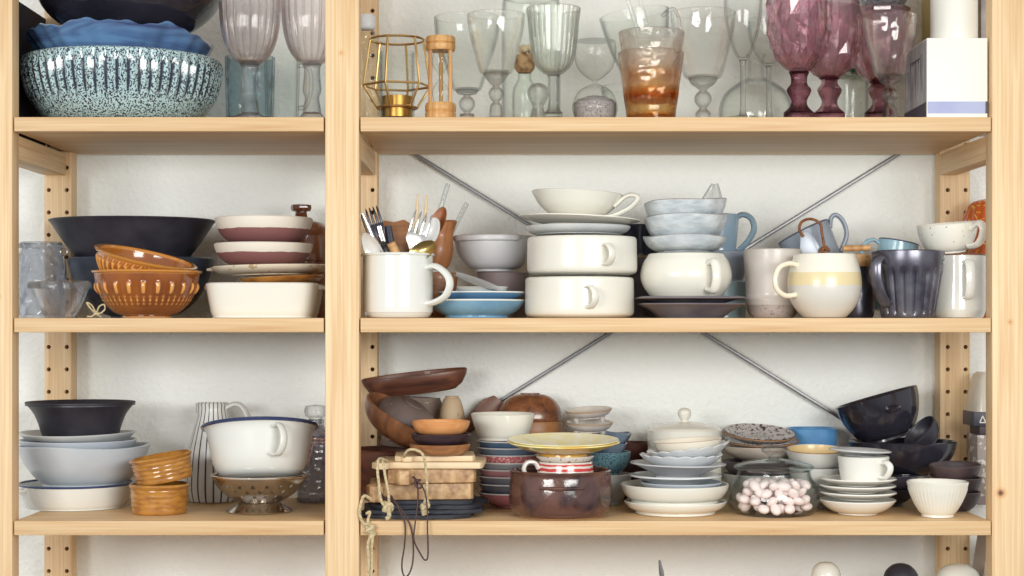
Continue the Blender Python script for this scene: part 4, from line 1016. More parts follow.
# ================================================================ BOTTOM BOARD, narrow bay
y = .177
e = bowl('white enamel pan with a blue rim, bottom of the pile by the first post', 76, y, 113, 483, '3', enamel, c=.25, rb=.88, t=.002, name='enamel_pan', cat='pan', rimm=blueenamel, rimr=.0018, foot=.001, sy=.97)
H, R = e['H'], e['R']
MB().tube(cr([(-R*.72, -R*.66, H*.82), (-R*.8, -R*.78, H*.8), (-R*.92, -R*.66, H*.78), (-R*.9, -R*.5, H*.8)], 5), .0032, 8, 1.6).build('lug_handle', enamel, e)
pbl = M('pale blue white glaze', (206, 212, 218), .28, coat=.3, col2=(190, 198, 206), ns=9)
pbl2 = M('ice grey glaze', (196, 204, 214), .3, coat=.2)
bowl('large bluish white bowl with an uneven rim resting on the blue-rimmed pan', 84.5, y, 130, 445.5, 484.5, pbl, c=.45, rb=.64, t=.0035, name='serving_bowl', tw=lambda t, r, z: (0, .0016*sin(3*t+1) if z > .03 else 0), sy=.9)
bowl('ice grey deep plate inside the large bluish white bowl', 78, y, 116, 440, 458, pbl2, c=.6, rb=.6, t=.003, name='deep_plate', cat='plate', sy=.95)
bowl('grey white plate directly under the black flared bowl', 77.5, y, 114, 433, 446, greywhite, c=.5, rb=.62, t=.003, name='deep_plate', cat='plate', tw=lambda t, r, z: (0, .0012*sin(2*t+2) if z > .01 else 0), sy=.95)
bowl('black flared bowl on top of the pile of white plates', 80.5, y-.006, 108, 402.5, 438, black, name='flared_bowl', t=.0035, prof=lambda R, H: cr([(R*.66, 0), (R*.70, H*.12), (R*.76, H*.42), (R*.84, H*.7), (R*.93, H*.88), (R, H*.985), (R, H)], 4), sy=.95)
ram = M('mustard brown ramekin glaze', (188, 132, 58), .16, coat=.5, col2=(158, 104, 46), ns=60, st=(1, 1, 3))
y = .094
def ramprof(R, H):
    out = [(R*.88, 0), (R*.9, .001)]
    for i in range(1, 15):
        u = i/15; out.append((R*(.90+.05*u)*(1+.018*(i % 3 == 1)), H*(.05+.85*u)))
    return out+[(R*1.0, H*.93), (R*1.02, H*.96), (R, H)]
bowl('mustard brown ringed ramekin, the lower of the two', 159.5, y, 60, 484, '3', ram, name='ramekin', cat='ramekin', t=.003, prof=ramprof, group='mustard ramekins')
bowl('mustard brown ringed ramekin tipped on top of the other one', 160.5, y, 62, 456, 481, ram, name='ramekin', cat='ramekin', t=.003, prof=ramprof, rot=(R_(2), -R_(9.5), 0), group='mustard ramekins', force=False)
# striped pitcher
y = .253; k = K(y)
e = thing('striped_pitcher', 'white pitcher with vertical black stripes behind the colander', 'pitcher', (X(213.5, y), y, Z3+EPS)); zb = e.location.z
q = lambda r, py: (r*k, Z(py, y)-zb)
stm, nt, N, L = newmat('striped glaze')
oo = N.new('ShaderNodeOutputMaterial'); bb = N.new('ShaderNodeBsdfPrincipled'); L.new(bb.outputs[0], oo.inputs[0]); bb.inputs['Roughness'].default_value = .3
tc = N.new('ShaderNodeTexCoord'); sx = N.new('ShaderNodeSeparateXYZ'); L.new(tc.outputs['Object'], sx.inputs[0])
at = N.new('ShaderNodeMath'); at.operation = 'ARCTAN2'; L.new(sx.outputs[1], at.inputs[0]); L.new(sx.outputs[0], at.inputs[1])
ml = N.new('ShaderNodeMath'); ml.operation = 'MULTIPLY'; ml.inputs[1].default_value = 22/(2*pi); L.new(at.outputs[0], ml.inputs[0])
frn = N.new('ShaderNodeMath'); frn.operation = 'FRACT'; L.new(ml.outputs[0], frn.inputs[0])
rr = ramp(N, [(0, lin((66, 66, 78))), (.2, lin((66, 66, 78))), (.23, lin((226, 226, 222)))], 'LINEAR'); L.new(frn.outputs[0], rr.inputs[0]); L.new(rr.outputs[0], bb.inputs['Base Color'])
pr = [(19*k, 0)]+cr([(21*k, .0006), q(25, 500), q(28, 488), q(27.5, 470), q(25, 450), q(20, 430), q(15.5, 414), q(14.5, 408), q(15, 403.5)], 4)
MB().lathe(shell(pr, .003), 48, tw=lambda t, r, z: (.004*max(0, -cos(t))**4*(z > .13), 0)).build('body', stm, e)
handle(e, handle_pts([(13, 408), (22, 404), (30, 407), (36, 420), (34, 440), (24, 452)], 0, y, zb, -8), .004, M('plain white glaze', (226, 226, 222), .3), 1.5)
# colander
y = .11; k = K(y)
e = thing('colander', 'small steel colander on a ring foot under the blue-rimmed bowl', 'colander', (X(259.5, y), y, Z3+EPS)); zb = e.location.z
R0, Rr = 22*k, 47.5*k; zf, zr = .011, Z(475, y)-zb
MB().lathe([(0, .0066), (22*k, .0066), (28*k, .003), (31.5*k, .0), (32.5*k, .0012), (29*k, .0048), (22.5*k, .0105), (21*k, .0125), (0, .0125)], 56).build('foot', chrome, e)
outer = [(20*k, zf+.0018)]
for i in range(1, 25):
    u = i/24; outer.append((20*k+(Rr-20*k)*(.35*u+.65*sin(u*pi/2)), zf+.0018+(zr-zf-.0018)*(.6*u+.4*(1-cos(u*pi/2)))))
# a punched wall: quads of the revolved wall are left out where the holes are, then the wall is given thickness
def hole(a, u):
    for row, uu in enumerate((.2, .38, .56, .74)):
        if abs(u-uu) < .052:
            f = (a*20/(2*pi)+.5*(row % 2)) % 1
            if abs(f-.5)*.31 < .047*(1-(abs(u-uu)/.056)**2)**.5: return True
    return False
n = 320; bm = bmesh.new(); m_ = 72
prof = []
for i in range(m_+1):
    u = i/m_; s_ = u*24; j = min(int(s_), 23); f = s_-j
    prof.append((outer[j][0]*(1-f)+outer[j+1][0]*f, outer[j][1]*(1-f)+outer[j+1][1]*f))
vs = [[bm.verts.new((r*cos(2*pi*i/n), r*sin(2*pi*i/n), z)) for i in range(n)] for r, z in prof]
for j in range(m_):
    for i in range(n):
        if hole(2*pi*(i+.5)/n, (j+.5)/m_): continue
        i2 = (i+1) % n; bm.faces.new((vs[j][i], vs[j][i2], vs[j+1][i2], vs[j+1][i]))
for v in [v for v in bm.verts if not v.link_faces]: bm.verts.remove(v)
bmesh.ops.solidify(bm, geom=bm.faces[:], thickness=.0009)
bmesh.ops.recalc_face_normals(bm, faces=bm.faces[:])
me = bpy.data.meshes.new('perforated_bowl'); bm.to_mesh(me); bm.free(); me.shade_smooth(); me.set_sharp_from_angle(angle=R_(40)); me.materials.append(chrome)
o = bpy.data.objects.new('perforated_bowl', me); COL.objects.link(o); o.parent = e
MB().tube([(Rr*1.0*cos(2*pi*i/64), Rr*1.0*sin(2*pi*i/64), zr) for i in range(64)], .0018, 8, 1, True).build('rim', chrome, e)
ztop = zr
e = bowl('white enamel bowl with a blue rim and ear handle sitting in the colander', 260, .119, 115, 427, 479.5, enamel, name='enamel_bowl', t=.002, rot=(-R_(12.5), -R_(2), 0), front=False, rimm=blueenamel, rimr=.0026,
     prof=lambda R, H: [(R*.5, 0)]+cr([(R*.52, .0005), (R*.69, H*.08), (R*.81, H*.3), (R*.88, H*.65), (R*.93, H*.9), (R, H)], 4), sy=.93)
H, R = e['H'], e['R']
ear(e, -66, R*.86, [(0, H*.86), (.012, H*.88), (.021, H*.7), (.020, H*.48), (.010, H*.33), (-.003, H*.36)], -42, .0025, enamel, 2.4)
# bottle
y = .243; k = K(y)
e = thing('oil_bottle', 'ribbed clear glass bottle with glass stopper and red string by the middle post', 'bottle', (X(315.5, y), y, Z3+EPS)); zb = e.location.z
q = lambda r, py: (r*k, Z(py, y)-zb)
pr = [(17*k, 0)]+cr([(18*k, .0005), q(18.5, 495), q(18.5, 440), q(15, 431), q(9, 427), q(8.5, 420)], 4)
MB().lathe(shell(pr, .003), 48, tw=lambda t, r, z: (.0008*sin(z*600) if z < .085 else 0, 0)).build('body', glass('smoky ribbed glass', (236, 236, 240), (130, 130, 140), bump=('v', 110, .6), gl=1.4, refr=.3), e)
MB().lathe([(0, Z(424, y)-zb), q(6, 424), q(6.5, 418), q(10, 416), q(11.5, 411), q(10, 406), (0, Z(404.5, y)-zb)], 30).build('stopper', clearsolid, e)
rs = M('red and white string', (176, 90, 92), .8, col2=(226, 206, 200), ns=400)
ms = MB()
for j in range(2): ms.tube([((19.2*k)*cos(2*pi*i/40), (19.2*k)*sin(2*pi*i/40), Z(441-j*3, y)-zb+.001*sin(3*i)) for i in range(40)], .0012, 6, 1, True)
ms.tube(cr([(0, -19.6*k, Z(441, y)-zb), (-.004, -20*k, Z(452, y)-zb), (-.008, -19.8*k, Z(462, y)-zb)], 4), .0012, 6); ms.build('string', rs, e)

# ================================================================ BOTTOM BOARD, wide bay
# slate boards
slm = M('black slate', (58, 62, 72), .65, col2=(40, 42, 50), ns=18, st=(1, 1, 5), bump=(70, .6))
def chipped(w, d, seed, n=44, sq=6, amp=.006):
    rnd = random.Random(seed); out = []
    for i in range(n):
        t = 2*pi*i/n; f = (abs(cos(t))**sq+abs(sin(t))**sq)**(-1/sq); j = 1-rnd.random()*amp/min(w, d)
        out.append((w*f*cos(t)*j, d*f*sin(t)*j))
    return out
zc = Z3+EPS
for i, (cx, cy, w, d, nm, sq) in enumerate(((418, .082, 58, .072, 'black slate board, bottom of the slate pile', 4), (424, .088, 60, .070, 'black slate board, second from the bottom of the slate pile', 7), (430, .092, 57, .068, 'black slate board, third from the bottom of the slate pile', 7), (427, .093, 50, .066, 'black slate board on top of the slate pile, under the cutting boards', 5))):
    o = MB().prism(chipped(w*K(cy), d, i, sq=sq), 0, .0054, .001).build('slate_board', slm); put(o, (X(cx, cy), cy, zc), (0, 0, R_((-3, 4, -5, 2)[i]))); tag(o, nm, 'board', 'black slate boards'); zc += .0058
# cutting boards with handles and cords
def cutboard(label, cx, cy, w, d, th, z, m, rz, hx, hw, hl, group=None):
    e = thing('cutting_board', label, 'cutting board', (X(cx, cy), cy, z), (0, 0, R_(rz)), group=group)
    W2, D2 = w*P/2, d/2
    # outline with a handle at the front-left going towards the viewer
    x0 = hx*P
    pts = [(-W2, -D2+.004), (x0-hw*1.5, -D2), (x0-hw, -D2-.004), (x0-hw, -D2-hl+.005), (x0-hw*.6, -D2-hl), (x0+hw*.6, -D2-hl), (x0+hw, -D2-hl+.005), (x0+hw, -D2-.004), (x0+hw*1.6, -D2), (W2-.004, -D2+.002), (W2, -D2+.008), (W2, D2-.006), (W2-.006, D2), (-W2+.006, D2), (-W2, D2-.006)]
    MB().prism(pts, 0, th, .0022).build('board', m, e)
    return e
rustic = wood('rustic acacia', (204, 168, 122), (146, 106, 76), 'Y', 130, .5)
rustic2 = wood('rustic board', (210, 174, 128), (154, 112, 80), 'Y', 120, .5)
z = zc+.0002
cb1 = cutboard('thick rustic wooden board with a handle, lower of the two thick ones', 421, .088, 106, .105, .0215, z, rustic, 4, -44, .011, .030); z1_ = z; z += .0222
cb2 = cutboard('thick rustic wooden board with a handle, upper of the two thick ones', 430, .087, 90, .100, .0190, z, rustic2, 7, -30, .010, .022); z2_ = z; z += .0196
cb3 = cutboard('thin pale maple board with a cord, lower of the two thin ones', 431, .086, 112,   .105, .0090, z, lightwood, -2, -46, .010, .014); z3_ = z; z += .0095
cb4 = cutboard('thin pale maple board, upper of the two thin ones', 435, .086, 82, .090, .0070, z, lightwood, 3, -28, .009, .006); z4_ = z; z += .0075
def cord(par, pts, r, m, nm):
    inv = par.matrix_basis.inverted() if False else (Matrix.Translation(par.location) @ par.rotation_euler.to_matrix().to_4x4()).inverted()
    q_ = [inv @ W(*p) for p in pts]
    return MB().tube(cr([tuple(v) for v in q_], 6), r, 7).build(nm, m, par)
tr = .0019
cord(cb3, [(387, 461, .02), (379, 459, .006), (377.5, 470, -.005), (379, 484, -.0095), (381, 500, -.0095), (386, 508, -.0095)], tr, twine_m, 'twine_cord')
cord(cb3, [(380, 459, .020), (383, 462, .006), (385, 475, -.005), (388, 490, -.0095), (389, 502, -.0095), (388, 508, -.0095)], tr, twine_m, 'twine_cord')
cord(cb3, [(384, 503, -.005), (391, 505, -.009), (391, 510, -.005), (384, 510, -.009), (388, 506, -.01), (389, 516, -.007), (386, 519, -.007)], .003, twine_m, 'twine_knot')
cord(cb4, [(404, 457, .034), (405, 454, .02), (409, 450, .014), (416, 450, .012), (423, 455, .010), (426, 470, .009), (427, 490, .009), (424, 504, .009)], tr, twine_m, 'twine_cord')
cord(cb4, [(426, 500, .010), (428, 506, .006), (423, 509, .004), (427, 513, .008), (422, 505, .004), (424, 515, .006)], .003, twine_m, 'twine_knot')
lc = .0011
cord(cb1, [(380, 490, .006), (384, 497, .000), (394, 500, -.002), (399, 510, -.004), (405, 524, -.004), (404.5, 545, -.004), (402, 562, -.004), (402.5, 572, -.004), (405.5, 577, -.004), (410, 572, -.004), (413, 560, -.004), (413, 540, -.004), (410, 525, -.004), (403, 512, -.004), (395, 503, -.002), (386, 499, 0), (381, 494, .006)], lc, leather, 'leather_cord')
cord(cb1, [(380, 490, .004), (383, 499, -.001), (390, 496, -.001), (392, 499, -.001), (386, 499, .001)], .0017, leather, 'cord_knot')
cord(cb2, [(414, 478, .016), (417, 484, .008), (418, 500, -.004), (415, 525, -.008), (414, 540, -.008), (420, 553, -.008), (425, 560, -.008), (428, 555, -.008), (427.5, 530, -.008), (427, 505, -.005), (424, 490, .004), (417, 480, .014)], lc, leather, 'leather_cord')
cord(cb2, [(413, 477, .014), (418, 482, .006), (422, 486, .006), (418, 488, .004), (415, 481, .008), (421, 480, .01)], .0017, leather, 'cord_knot')
cord(cb1, [(372, 500, .004), (364, 496, .004), (360, 508, -.003), (360.5, 518, -.003), (366, 526, -.004), (371, 532, -.005), (368, 545, -.005), (369, 560, -.004), (368, 585, -.004)], .0021, twine_m, 'twine_cord')
cord(cb1, [(366, 514, -.002), (370, 512, .0), (368, 522, -.004), (373, 530, -.006), (372, 545, -.007), (372, 562, -.005), (371, 585, -.005)], .0019, twine_m, 'twine_cord')
cord(cb1, [(366, 524, -.005), (373, 527, -.008), (367, 531, -.008), (374, 533, -.005), (370, 538, -.006)], .0028, twine_m, 'twine_knot')
# three small wooden bowls on the boards
y = .062
zb = z+.0003
for nm, m, cx, w, h in (('shallow acacia wood bowl on the boards, bottom of three', acacia, 440, 61, .0135), ('shallow dark wood bowl in the middle of the three on the boards', M('ebony stained wood', (66, 48, 52), .35, col2=(50, 38, 44), ns=30, st=(1, 5, 5)), 441, 60, .0135), ('shallow orange wood bowl on the boards, top of three', orangewood, 441, 58, .0165)):
    kk = K(y); R = w/2*kk
    o = MB().lathe(shell(bowlprof(R, h, R*.72, .7, .0), .003), 56).build('wooden_bowl', m); put(o, (X(cx, y), y, zb)); tag(o, nm, 'bowl', 'small wooden bowls'); zb += h-.0035 if False else h+.0006
# large wooden bowls in the corner
y = .209
bowl('big dark wooden bowl at the back behind the cutting boards', 397, y, 104, 450, '3', wood('dim walnut', (112, 68, 52), (74, 44, 40), 'X', 90, .4), c=.7, rb=.55, t=.006, name='wooden_bowl', sy=.8)
cocog = M('grey coconut shell', (128, 112, 106), .6, col2=(98, 84, 84), ns=14, speck=(220, .7, (196, 180, 150)), bump=(60, .3))
coco2 = M('pale coconut shell', (196, 172, 140), .55, col2=(116, 90, 78), ns=16, lo=.5, hi=.6, dist=1.2)
hrot = (R_(9), R_(28), 0); y = .168
bowl('honey brown wooden bowl tipped sideways in the big dark wooden bowl', 408, y, 92, 416, 442.5, wood('honey acacia', (160, 108, 72), (108, 68, 48), 'Z', 90, .4, coat=.2), c=.95, rb=.4, t=.005, name='wooden_bowl', rot=hrot, front=False)
def dome(label, loc, R, H, m, rot, name='coconut_bowl', t=.004, c=.95, rb=.35, sy=1):
    """a bowl lying upside down: its bottom at loc"""
    o = MB().lathe(shell(bowlprof(R, H, R*rb, c, .002), t), 56, sy=sy).build(name, m)
    put(o, loc, rot, (0, 0, 0)); return tag(o, label, 'bowl')
kk = K(y); ax = Euler(hrot).to_matrix() @ Vector((0, 0, 1))
qd = (Euler(hrot).to_matrix() @ Matrix.Rotation(pi, 3, 'X')).to_euler()
dome('grey coconut shell bowl lying upside down inside the honey wooden bowl', W(408, 416, y)+ax*(15*kk), 34*kk, 27*kk, cocog, qd)
dome('mottled grey coconut shell bowl with a straight edge under the long wooden dish', W(416, 397, .267), 33*K(.267), 49*K(.267), M('dusky coconut shell', (138, 118, 106), .6, col2=(106, 88, 82), ns=14, speck=(220, .66, (196, 176, 140)), bump=(60, .3)), (pi, R_(3), 0), c=.6, rb=.75, sy=.5)
dome('pale streaked coconut shell bowl at the end of the coconut pile', W(452, 396, .222), 15*K(.222), 49*K(.222), coco2, (pi, 0, 0), c=.8, rb=.45)
y = .241
e = thing('wooden_dish', 'long dark wooden dish lying aslant on top of the coconut bowls', 'dish', W(415, 381.5, y), (R_(5), -R_(6.5), 0))
k = K(y)
MB().lathe(shell([(37*k, -11.5*k), (40*k, -11*k), (47*k, -6*k), (52*k, 2*k), (53.5*k, 7*k)], .004), 72, sy=.36).build('dish', walnut, e)
# upside-down wooden bowl on another, and the server
y = .266
bowl('plain light brown wooden bowl at the back under the striped wooden dome', 531, y, 62, 421, '3', wood('tan acacia', (190, 134, 84), (160, 106, 66), 'X', 90, .4), c=.8, rb=.75, t=.004, name='wooden_bowl', sy=.76)
stw = wood('striped acacia', (158, 102, 66), (84, 50, 38), 'Y', 60, .25, coat=.4, bands_scale=26, amt=.7)
kk = K(y); R = 33*kk
o = MB().lathe(shell(bowlprof(R, 27*kk, R*.3, 1, .0015, 14), .004), 64, sy=.74).build('wooden_bowl', stw)
put(o, W(530, 393, y), (pi, 0, 0)); tag(o, 'glossy striped wooden bowl turned upside down at the back', 'bowl')
k = K(.285)
e = thing('salad_server', 'dark wooden server leaning against the wall beside the striped wooden bowl', 'server', W(441, 452, .291), (0, R_(46), 0))
MB().prism([(-.008, 0), (.008, 0), (.010, .06), (.018, .085), (.019, .108), (.008, .118), (-.006, .116), (-.013, .1), (-.010, .06)], -.003, .003, .0015, 'XZ').build('blade', wood('server walnut', (134, 84, 56), (96, 56, 42), 'Z', 120, .35), e)
# bowl stack with white bowl on top
y = .168
def col(key, c): return M(key, c, .22, coat=.4)
inset = M('white lining glaze', (230, 228, 226), .2, coat=.4)
stackc = [('dusty pink bowl, bottom of the colourful bowl stack', (196, 128, 134), 59, 492, 'dusty pink glaze'),
          ('blue grey bowl, second from the bottom of the colourful stack', (110, 114, 128), 60, 483, 'blue grey glaze'),
          ('mid grey bowl, third from the bottom of the colourful stack', (132, 134, 144), 60, 475.5, 'mid grey glaze'),
          ('pale pink bowl in the middle of the colourful stack', (206, 150, 156), 60, 468.5, 'pale pink glaze'),
          ('light grey bowl in the upper half of the colourful stack', (158, 160, 168), 61, 461.5, 'light grey glaze'),
          ('bowl with a pink patterned rim, third from the top of the colourful stack', (220, 120, 128), 62, 454, 'pink pattern glaze'),
          ('steel blue bowl, second of the colourful stack under the white one', (118, 138, 160), 62, 447, 'steel blue glaze'),
          ('denim blue bowl directly under the plain white bowl', (92, 122, 154), 62, 440.5, 'denim blue glaze')]
for i, (nm, c, w, top, key) in enumerate(stackc):
    m = M(key, c, .22, coat=.4, speck=(300, .55, (238, 216, 212)) if 'pattern' in key else None)
    bowl(nm, 508, y, w, top, '3' if i == 0 else top+17, m, c=.55, rb=.42, t=.0019, name='small_bowl', group='colourful bowl stack', rimm=inset, rimr=.0010, foot=.001)
bowl('plain white bowl crowning the colourful bowl stack', 503, y-.004, 64, 414, 439.4, white, c=.3, rb=.76, t=.003, name='small_bowl')
# brown pot, cup, bowl, yellow plate
y = .061; k = K(y)
pw = M('dark brown marbled glaze', (104, 70, 60), .15, coat=.5, bump=(38, .6), col2=(54, 38, 40), ns=22, lo=.42, hi=.66, dist=.8)
e = thing('stew_pot', 'glossy dark brown stoneware pot holding a striped cup', 'pot', (X(560.5, y), y, Z3+EPS)); zb = e.location.z
q = lambda r, py: (r*k, Z(py, y)-zb)
H = Z(470.5, y)-zb
pr = [(40*k, 0)]+cr([(43*k, .001), (49.5*k, H*.14), (51.8*k, H*.42), (50.8*k, H*.75), (50*k, H*.93), (51*k, H)], 5)
MB().lathe(shell(pr, .005), 72).build('body', pw, e)
MB().lathe([(40*k, -.0002), (42*k, -.0002), (43.6*k, .0016), (42.5*k, .0024), (40*k, -.0002)], 64).build('foot_edge', M('bare clay', (190, 150, 110), .7), e)
MB().tube(cr([((50*k)*cos(R_(a)), (50*k)*sin(R_(a))-(.004 if -108 < a < -72 else 0), H*.70) for a in (-116, -108, -100, -90, -80, -72, -64)], 4), [.001]+[.0028]*23+[.001], 8, 1.3).build('lug_handle', pw, e)
y = .064; k = K(y)
e = thing('striped_cup', 'white cup with red stripes standing in the dark brown pot', 'cup', (X(565.5, y), y, Z3+.012)); zb = e.location.z
q = lambda r, py: (r*k, Z(py, y)-zb)
h = lambda py: Z(py, y)-zb
pr = [(20*k, 0)]+cr([(22*k, .001), q(29, 486), q(28.6, 474), q(27, 462)], 4)
rsm = M('red striped glaze', (238, 232, 220), .2, coat=.4, bands=[(h(476), (214, 66, 66)), (h(473), (240, 232, 222)), (h(470), (214, 66, 66)), (h(467), (240, 232, 222)), (h(465), (214, 66, 66)), (h(463), (240, 232, 222))])
MB().lathe(shell(pr, .003), 56).build('body', rsm, e)
handle(e, handle_pts([(27, 484), (34, 480), (43, 470), (40, 462), (32, 462), (28, 468)], 0, y, zb, 195), .0032, M('plain cup white', (236, 232, 224), .2, coat=.4), 1.5)
bowl('white saucer bowl with painted spots between the striped cup and the yellow plate', 565, y, 58, 456, 463.8, M('spotted white glaze', (238, 232, 220), .2, coat=.4, speck=(110, .62, (206, 110, 80))), c=.7, rb=.6, t=.0025, name='small_bowl', foot=.001)
yl_ = M('yellow painted glaze', (226, 208, 72), .2, coat=.4, col2=(232, 224, 140), ns=40, bands=None)
ylo = M('yellow outside glaze', (226, 170, 64), .2, coat=.4, col2=(240, 200, 90), ns=40, bands=[(.0095, (240, 222, 84)), (.0165, (246, 238, 170))])
e = bowl('yellow plate with a pale painted centre on top of the brown pot', 563.5, y, 113, 441.5, 455, ylo, c=.3, rb=.42, t=.003, name='yellow_plate', cat='plate', rot=(R_(3), 0, 0), inm=M('pale yellow painted lining', (248, 240, 186), .22, coat=.4, col2=(252, 248, 226), ns=60, st=(1, 1, 1)))
# speckled bowls behind
y = .208
bowl('plain white bowl at the bottom of the blue bowl pile', 607, y, 50, 474, '3', greywhite, c=.3, rb=.6, t=.003, name='small_bowl')
tq = M('turquoise speckled glaze', (112, 152, 164), .3, coat=.2, speck=(420, .53, (66, 100, 118)))
bowl('turquoise speckled bowl on the plain white one', 607, y, 48, 452, 474, tq, c=.9, rb=.5, t=.003, name='small_bowl')
rk = M('blue rock glaze', (74, 88, 108), .3, coat=.3, col2=(124, 140, 158), ns=30, bump=(50, .6))
bowl('blue rock-textured bowl in the turquoise one, lower of the two dark ones', 606, y, 42, 443.5, 458.5, rk, c=.8, rb=.5, t=.003, name='small_bowl', tw=lambda t, r, z: (.0012*sin(6*t), .001*sin(5*t) if z > .01 else 0))
bowl('blue grey rock-textured bowl, upper of the two dark ones', 611, y, 40, 433.5, 446, rk, c=.5, rb=.6, t=.003, name='small_bowl', tw=lambda t, r, z: (.001*sin(7*t+1), .001*sin(4*t) if z > .01 else 0))
fd = M('oatmeal glaze', (222, 216, 206), .35, coat=.2, col2=(198, 192, 188), ns=20)
y = .212; k = K(y)
for nm, top, bot, rot, cx in (('oatmeal white footed dish, lower of the pair at the back', 422.5, 430.5, 0, 589.5), ('oatmeal white footed dish standing on its twin', 410, 417, -R_(4), 588.5)):
    e = bowl(nm, cx, y, 47, top, bot, fd, c=.5, rb=.7, t=.003, name='footed_dish', cat='dish', rot=(R_(5), rot, 0), rimm=M('tan bare rim', (180, 150, 124), .5), rimr=.0012, foot=.001, group='oatmeal footed dishes')
    R = e['R']
    for a in (-150, -30, 90):
        MB().lathe([(0, -.0068), (.0024, -.0066), (.0045, -.001), (.005, .0012), (0, .0016)], 14, c=(R*.62*cos(R_(a)), R*.62*sin(R_(a)), 0)).build('foot', fd, e)
y = .272
bowl('dark wooden bowl at the back behind the white plate tower, lower of two', 631, y, 50, 459, '3', darkwood, c=.7, rb=.6, t=.004, name='wooden_bowl', sy=.8, group=None)
bowl('dark wooden bowl at the back behind the white plate tower, upper of two', 630, y, 49, 443, 466, darkwood, c=.7, rb=.5, t=.004, name='wooden_bowl', sy=.8)
# ---------------- white plate tower
y = .097
def plate(label, cx, w, top, h, m, zb, name='plate', cat='plate', c=.55, rb=.64, t=.003, y=y, **kw):
    kk = K(y); zt = zb+h
    top_ = HY-(zt-CZ)/kk
    return bowl(label, cx, y, w, top_, 0, m, c=c, rb=rb, t=t, name=name, cat=cat, zb=zb, front=False, **kw)
f = lambda py: Z(py, y-.04)
zz = Z3+EPS
plate('white serving plate, bottom of the white plate tower', 675.5, 103, 0, f(504)-zz, white, zz, name='serving_plate', c=.6, rb=.78)
zz = f(506)+.002
plate('deep white plate with a dark foot ring, second from the bottom of the tower', 674.5, 109, 0, f(487)-zz, white, zz, name='serving_plate', c=.6, rb=.8)
zz = f(495)
plate('small ice blue plate in the lower part of the white tower', 681, 82, 0, f(485)-zz, pbl2, zz)
zz = f(489.6)
plate('ice blue footed plate with a wide white rim in the white tower', 675.5, 93, 0, f(478)-zz, M('ice white glaze', (224, 228, 228), .22, coat=.4), zz, c=-.3, rb=.5)
zz = f(480.6)
plate('pale grey plate sloping in the middle of the white tower', 678, 96, 0, f(466)-zz, M('dove grey glaze', (196, 198, 202), .25, coat=.3), zz, c=-.2, rb=.46, rot=(0, R_(1), 0))
sc = M('scalloped white glaze', (222, 226, 228), .22, coat=.4)
scal = lambda n: (lambda t, r, z: (.003*abs(cos(n*t))*min(1, max(0, r/.03-1)), .0024*abs(cos(n*t))*min(1, max(0, r/.03-1))))
zz = f(474.5)
plate('scalloped white bowl, lower of the two fluted ones in the tower', 681, 80, 0, f(458)-zz, sc, zz, name='scalloped_bowl', cat='bowl', c=.4, rb=.45, tw=scal(8), n=160, t=.0025)
zz = f(466)
plate('scalloped white bowl tilted up, upper of the two fluted ones in the tower', 688, 80, 0, f(450)-zz, sc, zz, name='scalloped_bowl', cat='bowl', c=.4, rb=.45, tw=scal(8), n=160, t=.0025, rot=(0, -R_(7), 0))
zz = f(456.5)
e = plate('cream bowl with a brown edge on top of the white tower', 687.5, 68, 0, f(442.5)-zz, cream if False else M('cream tower glaze', (236, 228, 212), .22, coat=.4), zz, name='small_bowl', cat='bowl', c=.7, rb=.7, rimm=M('tan bare rim', (180, 150, 124), .5), rimr=.0011, rot=(0, -R_(4), 0))
y = .226; k = K(y)
e = thing('ribbed_crock', 'white ribbed crock with a domed lid and ball knob behind the plate tower', 'crock', (X(684.5, y), y, Z3+EPS)); zb = e.location.z
q = lambda r, py: (r*k, Z(py, y)-zb)
MB().lathe(shell([(34*k, 0), (36*k, .002), q(36, 446)], .003), 216, ribmod(54, .03)).build('body', white, e)
l = MB().lathe([(0, Z(445.7, y)-zb), q(37, 445.7)]+[q(37, 431)]+cr([q(37, 430), q(33, 426.5), q(20, 423), q(8, 421.5)], 4)+[(0, Z(421, y)-zb)], 72).build('lid', white, e)
MB().lathe([(0, Z(422, y)-zb), q(4, 422), q(3.6, 420)]+cr([q(5.5, 417.5), q(6.8, 413.5), q(6, 410), q(3, 408)], 4)+[(0, Z(407.5, y)-zb)], 28).build('knob', white, l)
# ---------------- jar with pebbles
y = .08; k = K(y)
e = thing('pebble_jar', 'squat clear glass jar full of white pebbles with a glass lid', 'jar', (X(774, y), y, Z3+EPS)); zb = e.location.z
q = lambda r, py: (r*k, Z(py, y)-zb)
pr = [(36*k, 0)]+cr([(38*k, .0006), q(44, 507), q(45.2, 498), q(42.5, 486), q(37, 476), q(36, 471)], 5)
MB().lathe(shell(pr, .0022, .004), 64).build('body', clear, e)
ga = glass('aqua edged glass', (246, 250, 250), (150, 184, 192), gl=1.3)
l = MB().lathe([(0, Z(471, y)-zb+.0004), q(35, 470.6), q(39.5, 468), q(40, 466), q(37, 464), q(26, 461), q(10, 458.5), (0, Z(458, y)-zb)], 64).build('lid', ga, e)
MB().lathe([(0, Z(459, y)-zb), q(6, 459), q(5, 456), q(8, 454)]+cr([q(12.5, 451.5), q(12.5, 448), q(8, 446)], 4)+[(0, Z(445.5, y)-zb)], 36).build('knob', clearsolid, l)
jx, jy, jz = e.location
pm = M('white pebble', (250, 248, 242), .45, col2=(246, 240, 236), ns=30); pm2 = M('rosy pebble', (246, 228, 226), .45)
base = MB().ball((0, 0, 0), 1, n=14).build('pebble', pm); bm2 = base.data.copy(); bm2.materials[0] = pm2
rnd = random.Random(3); np_ = 0; placed = []
tries = 0
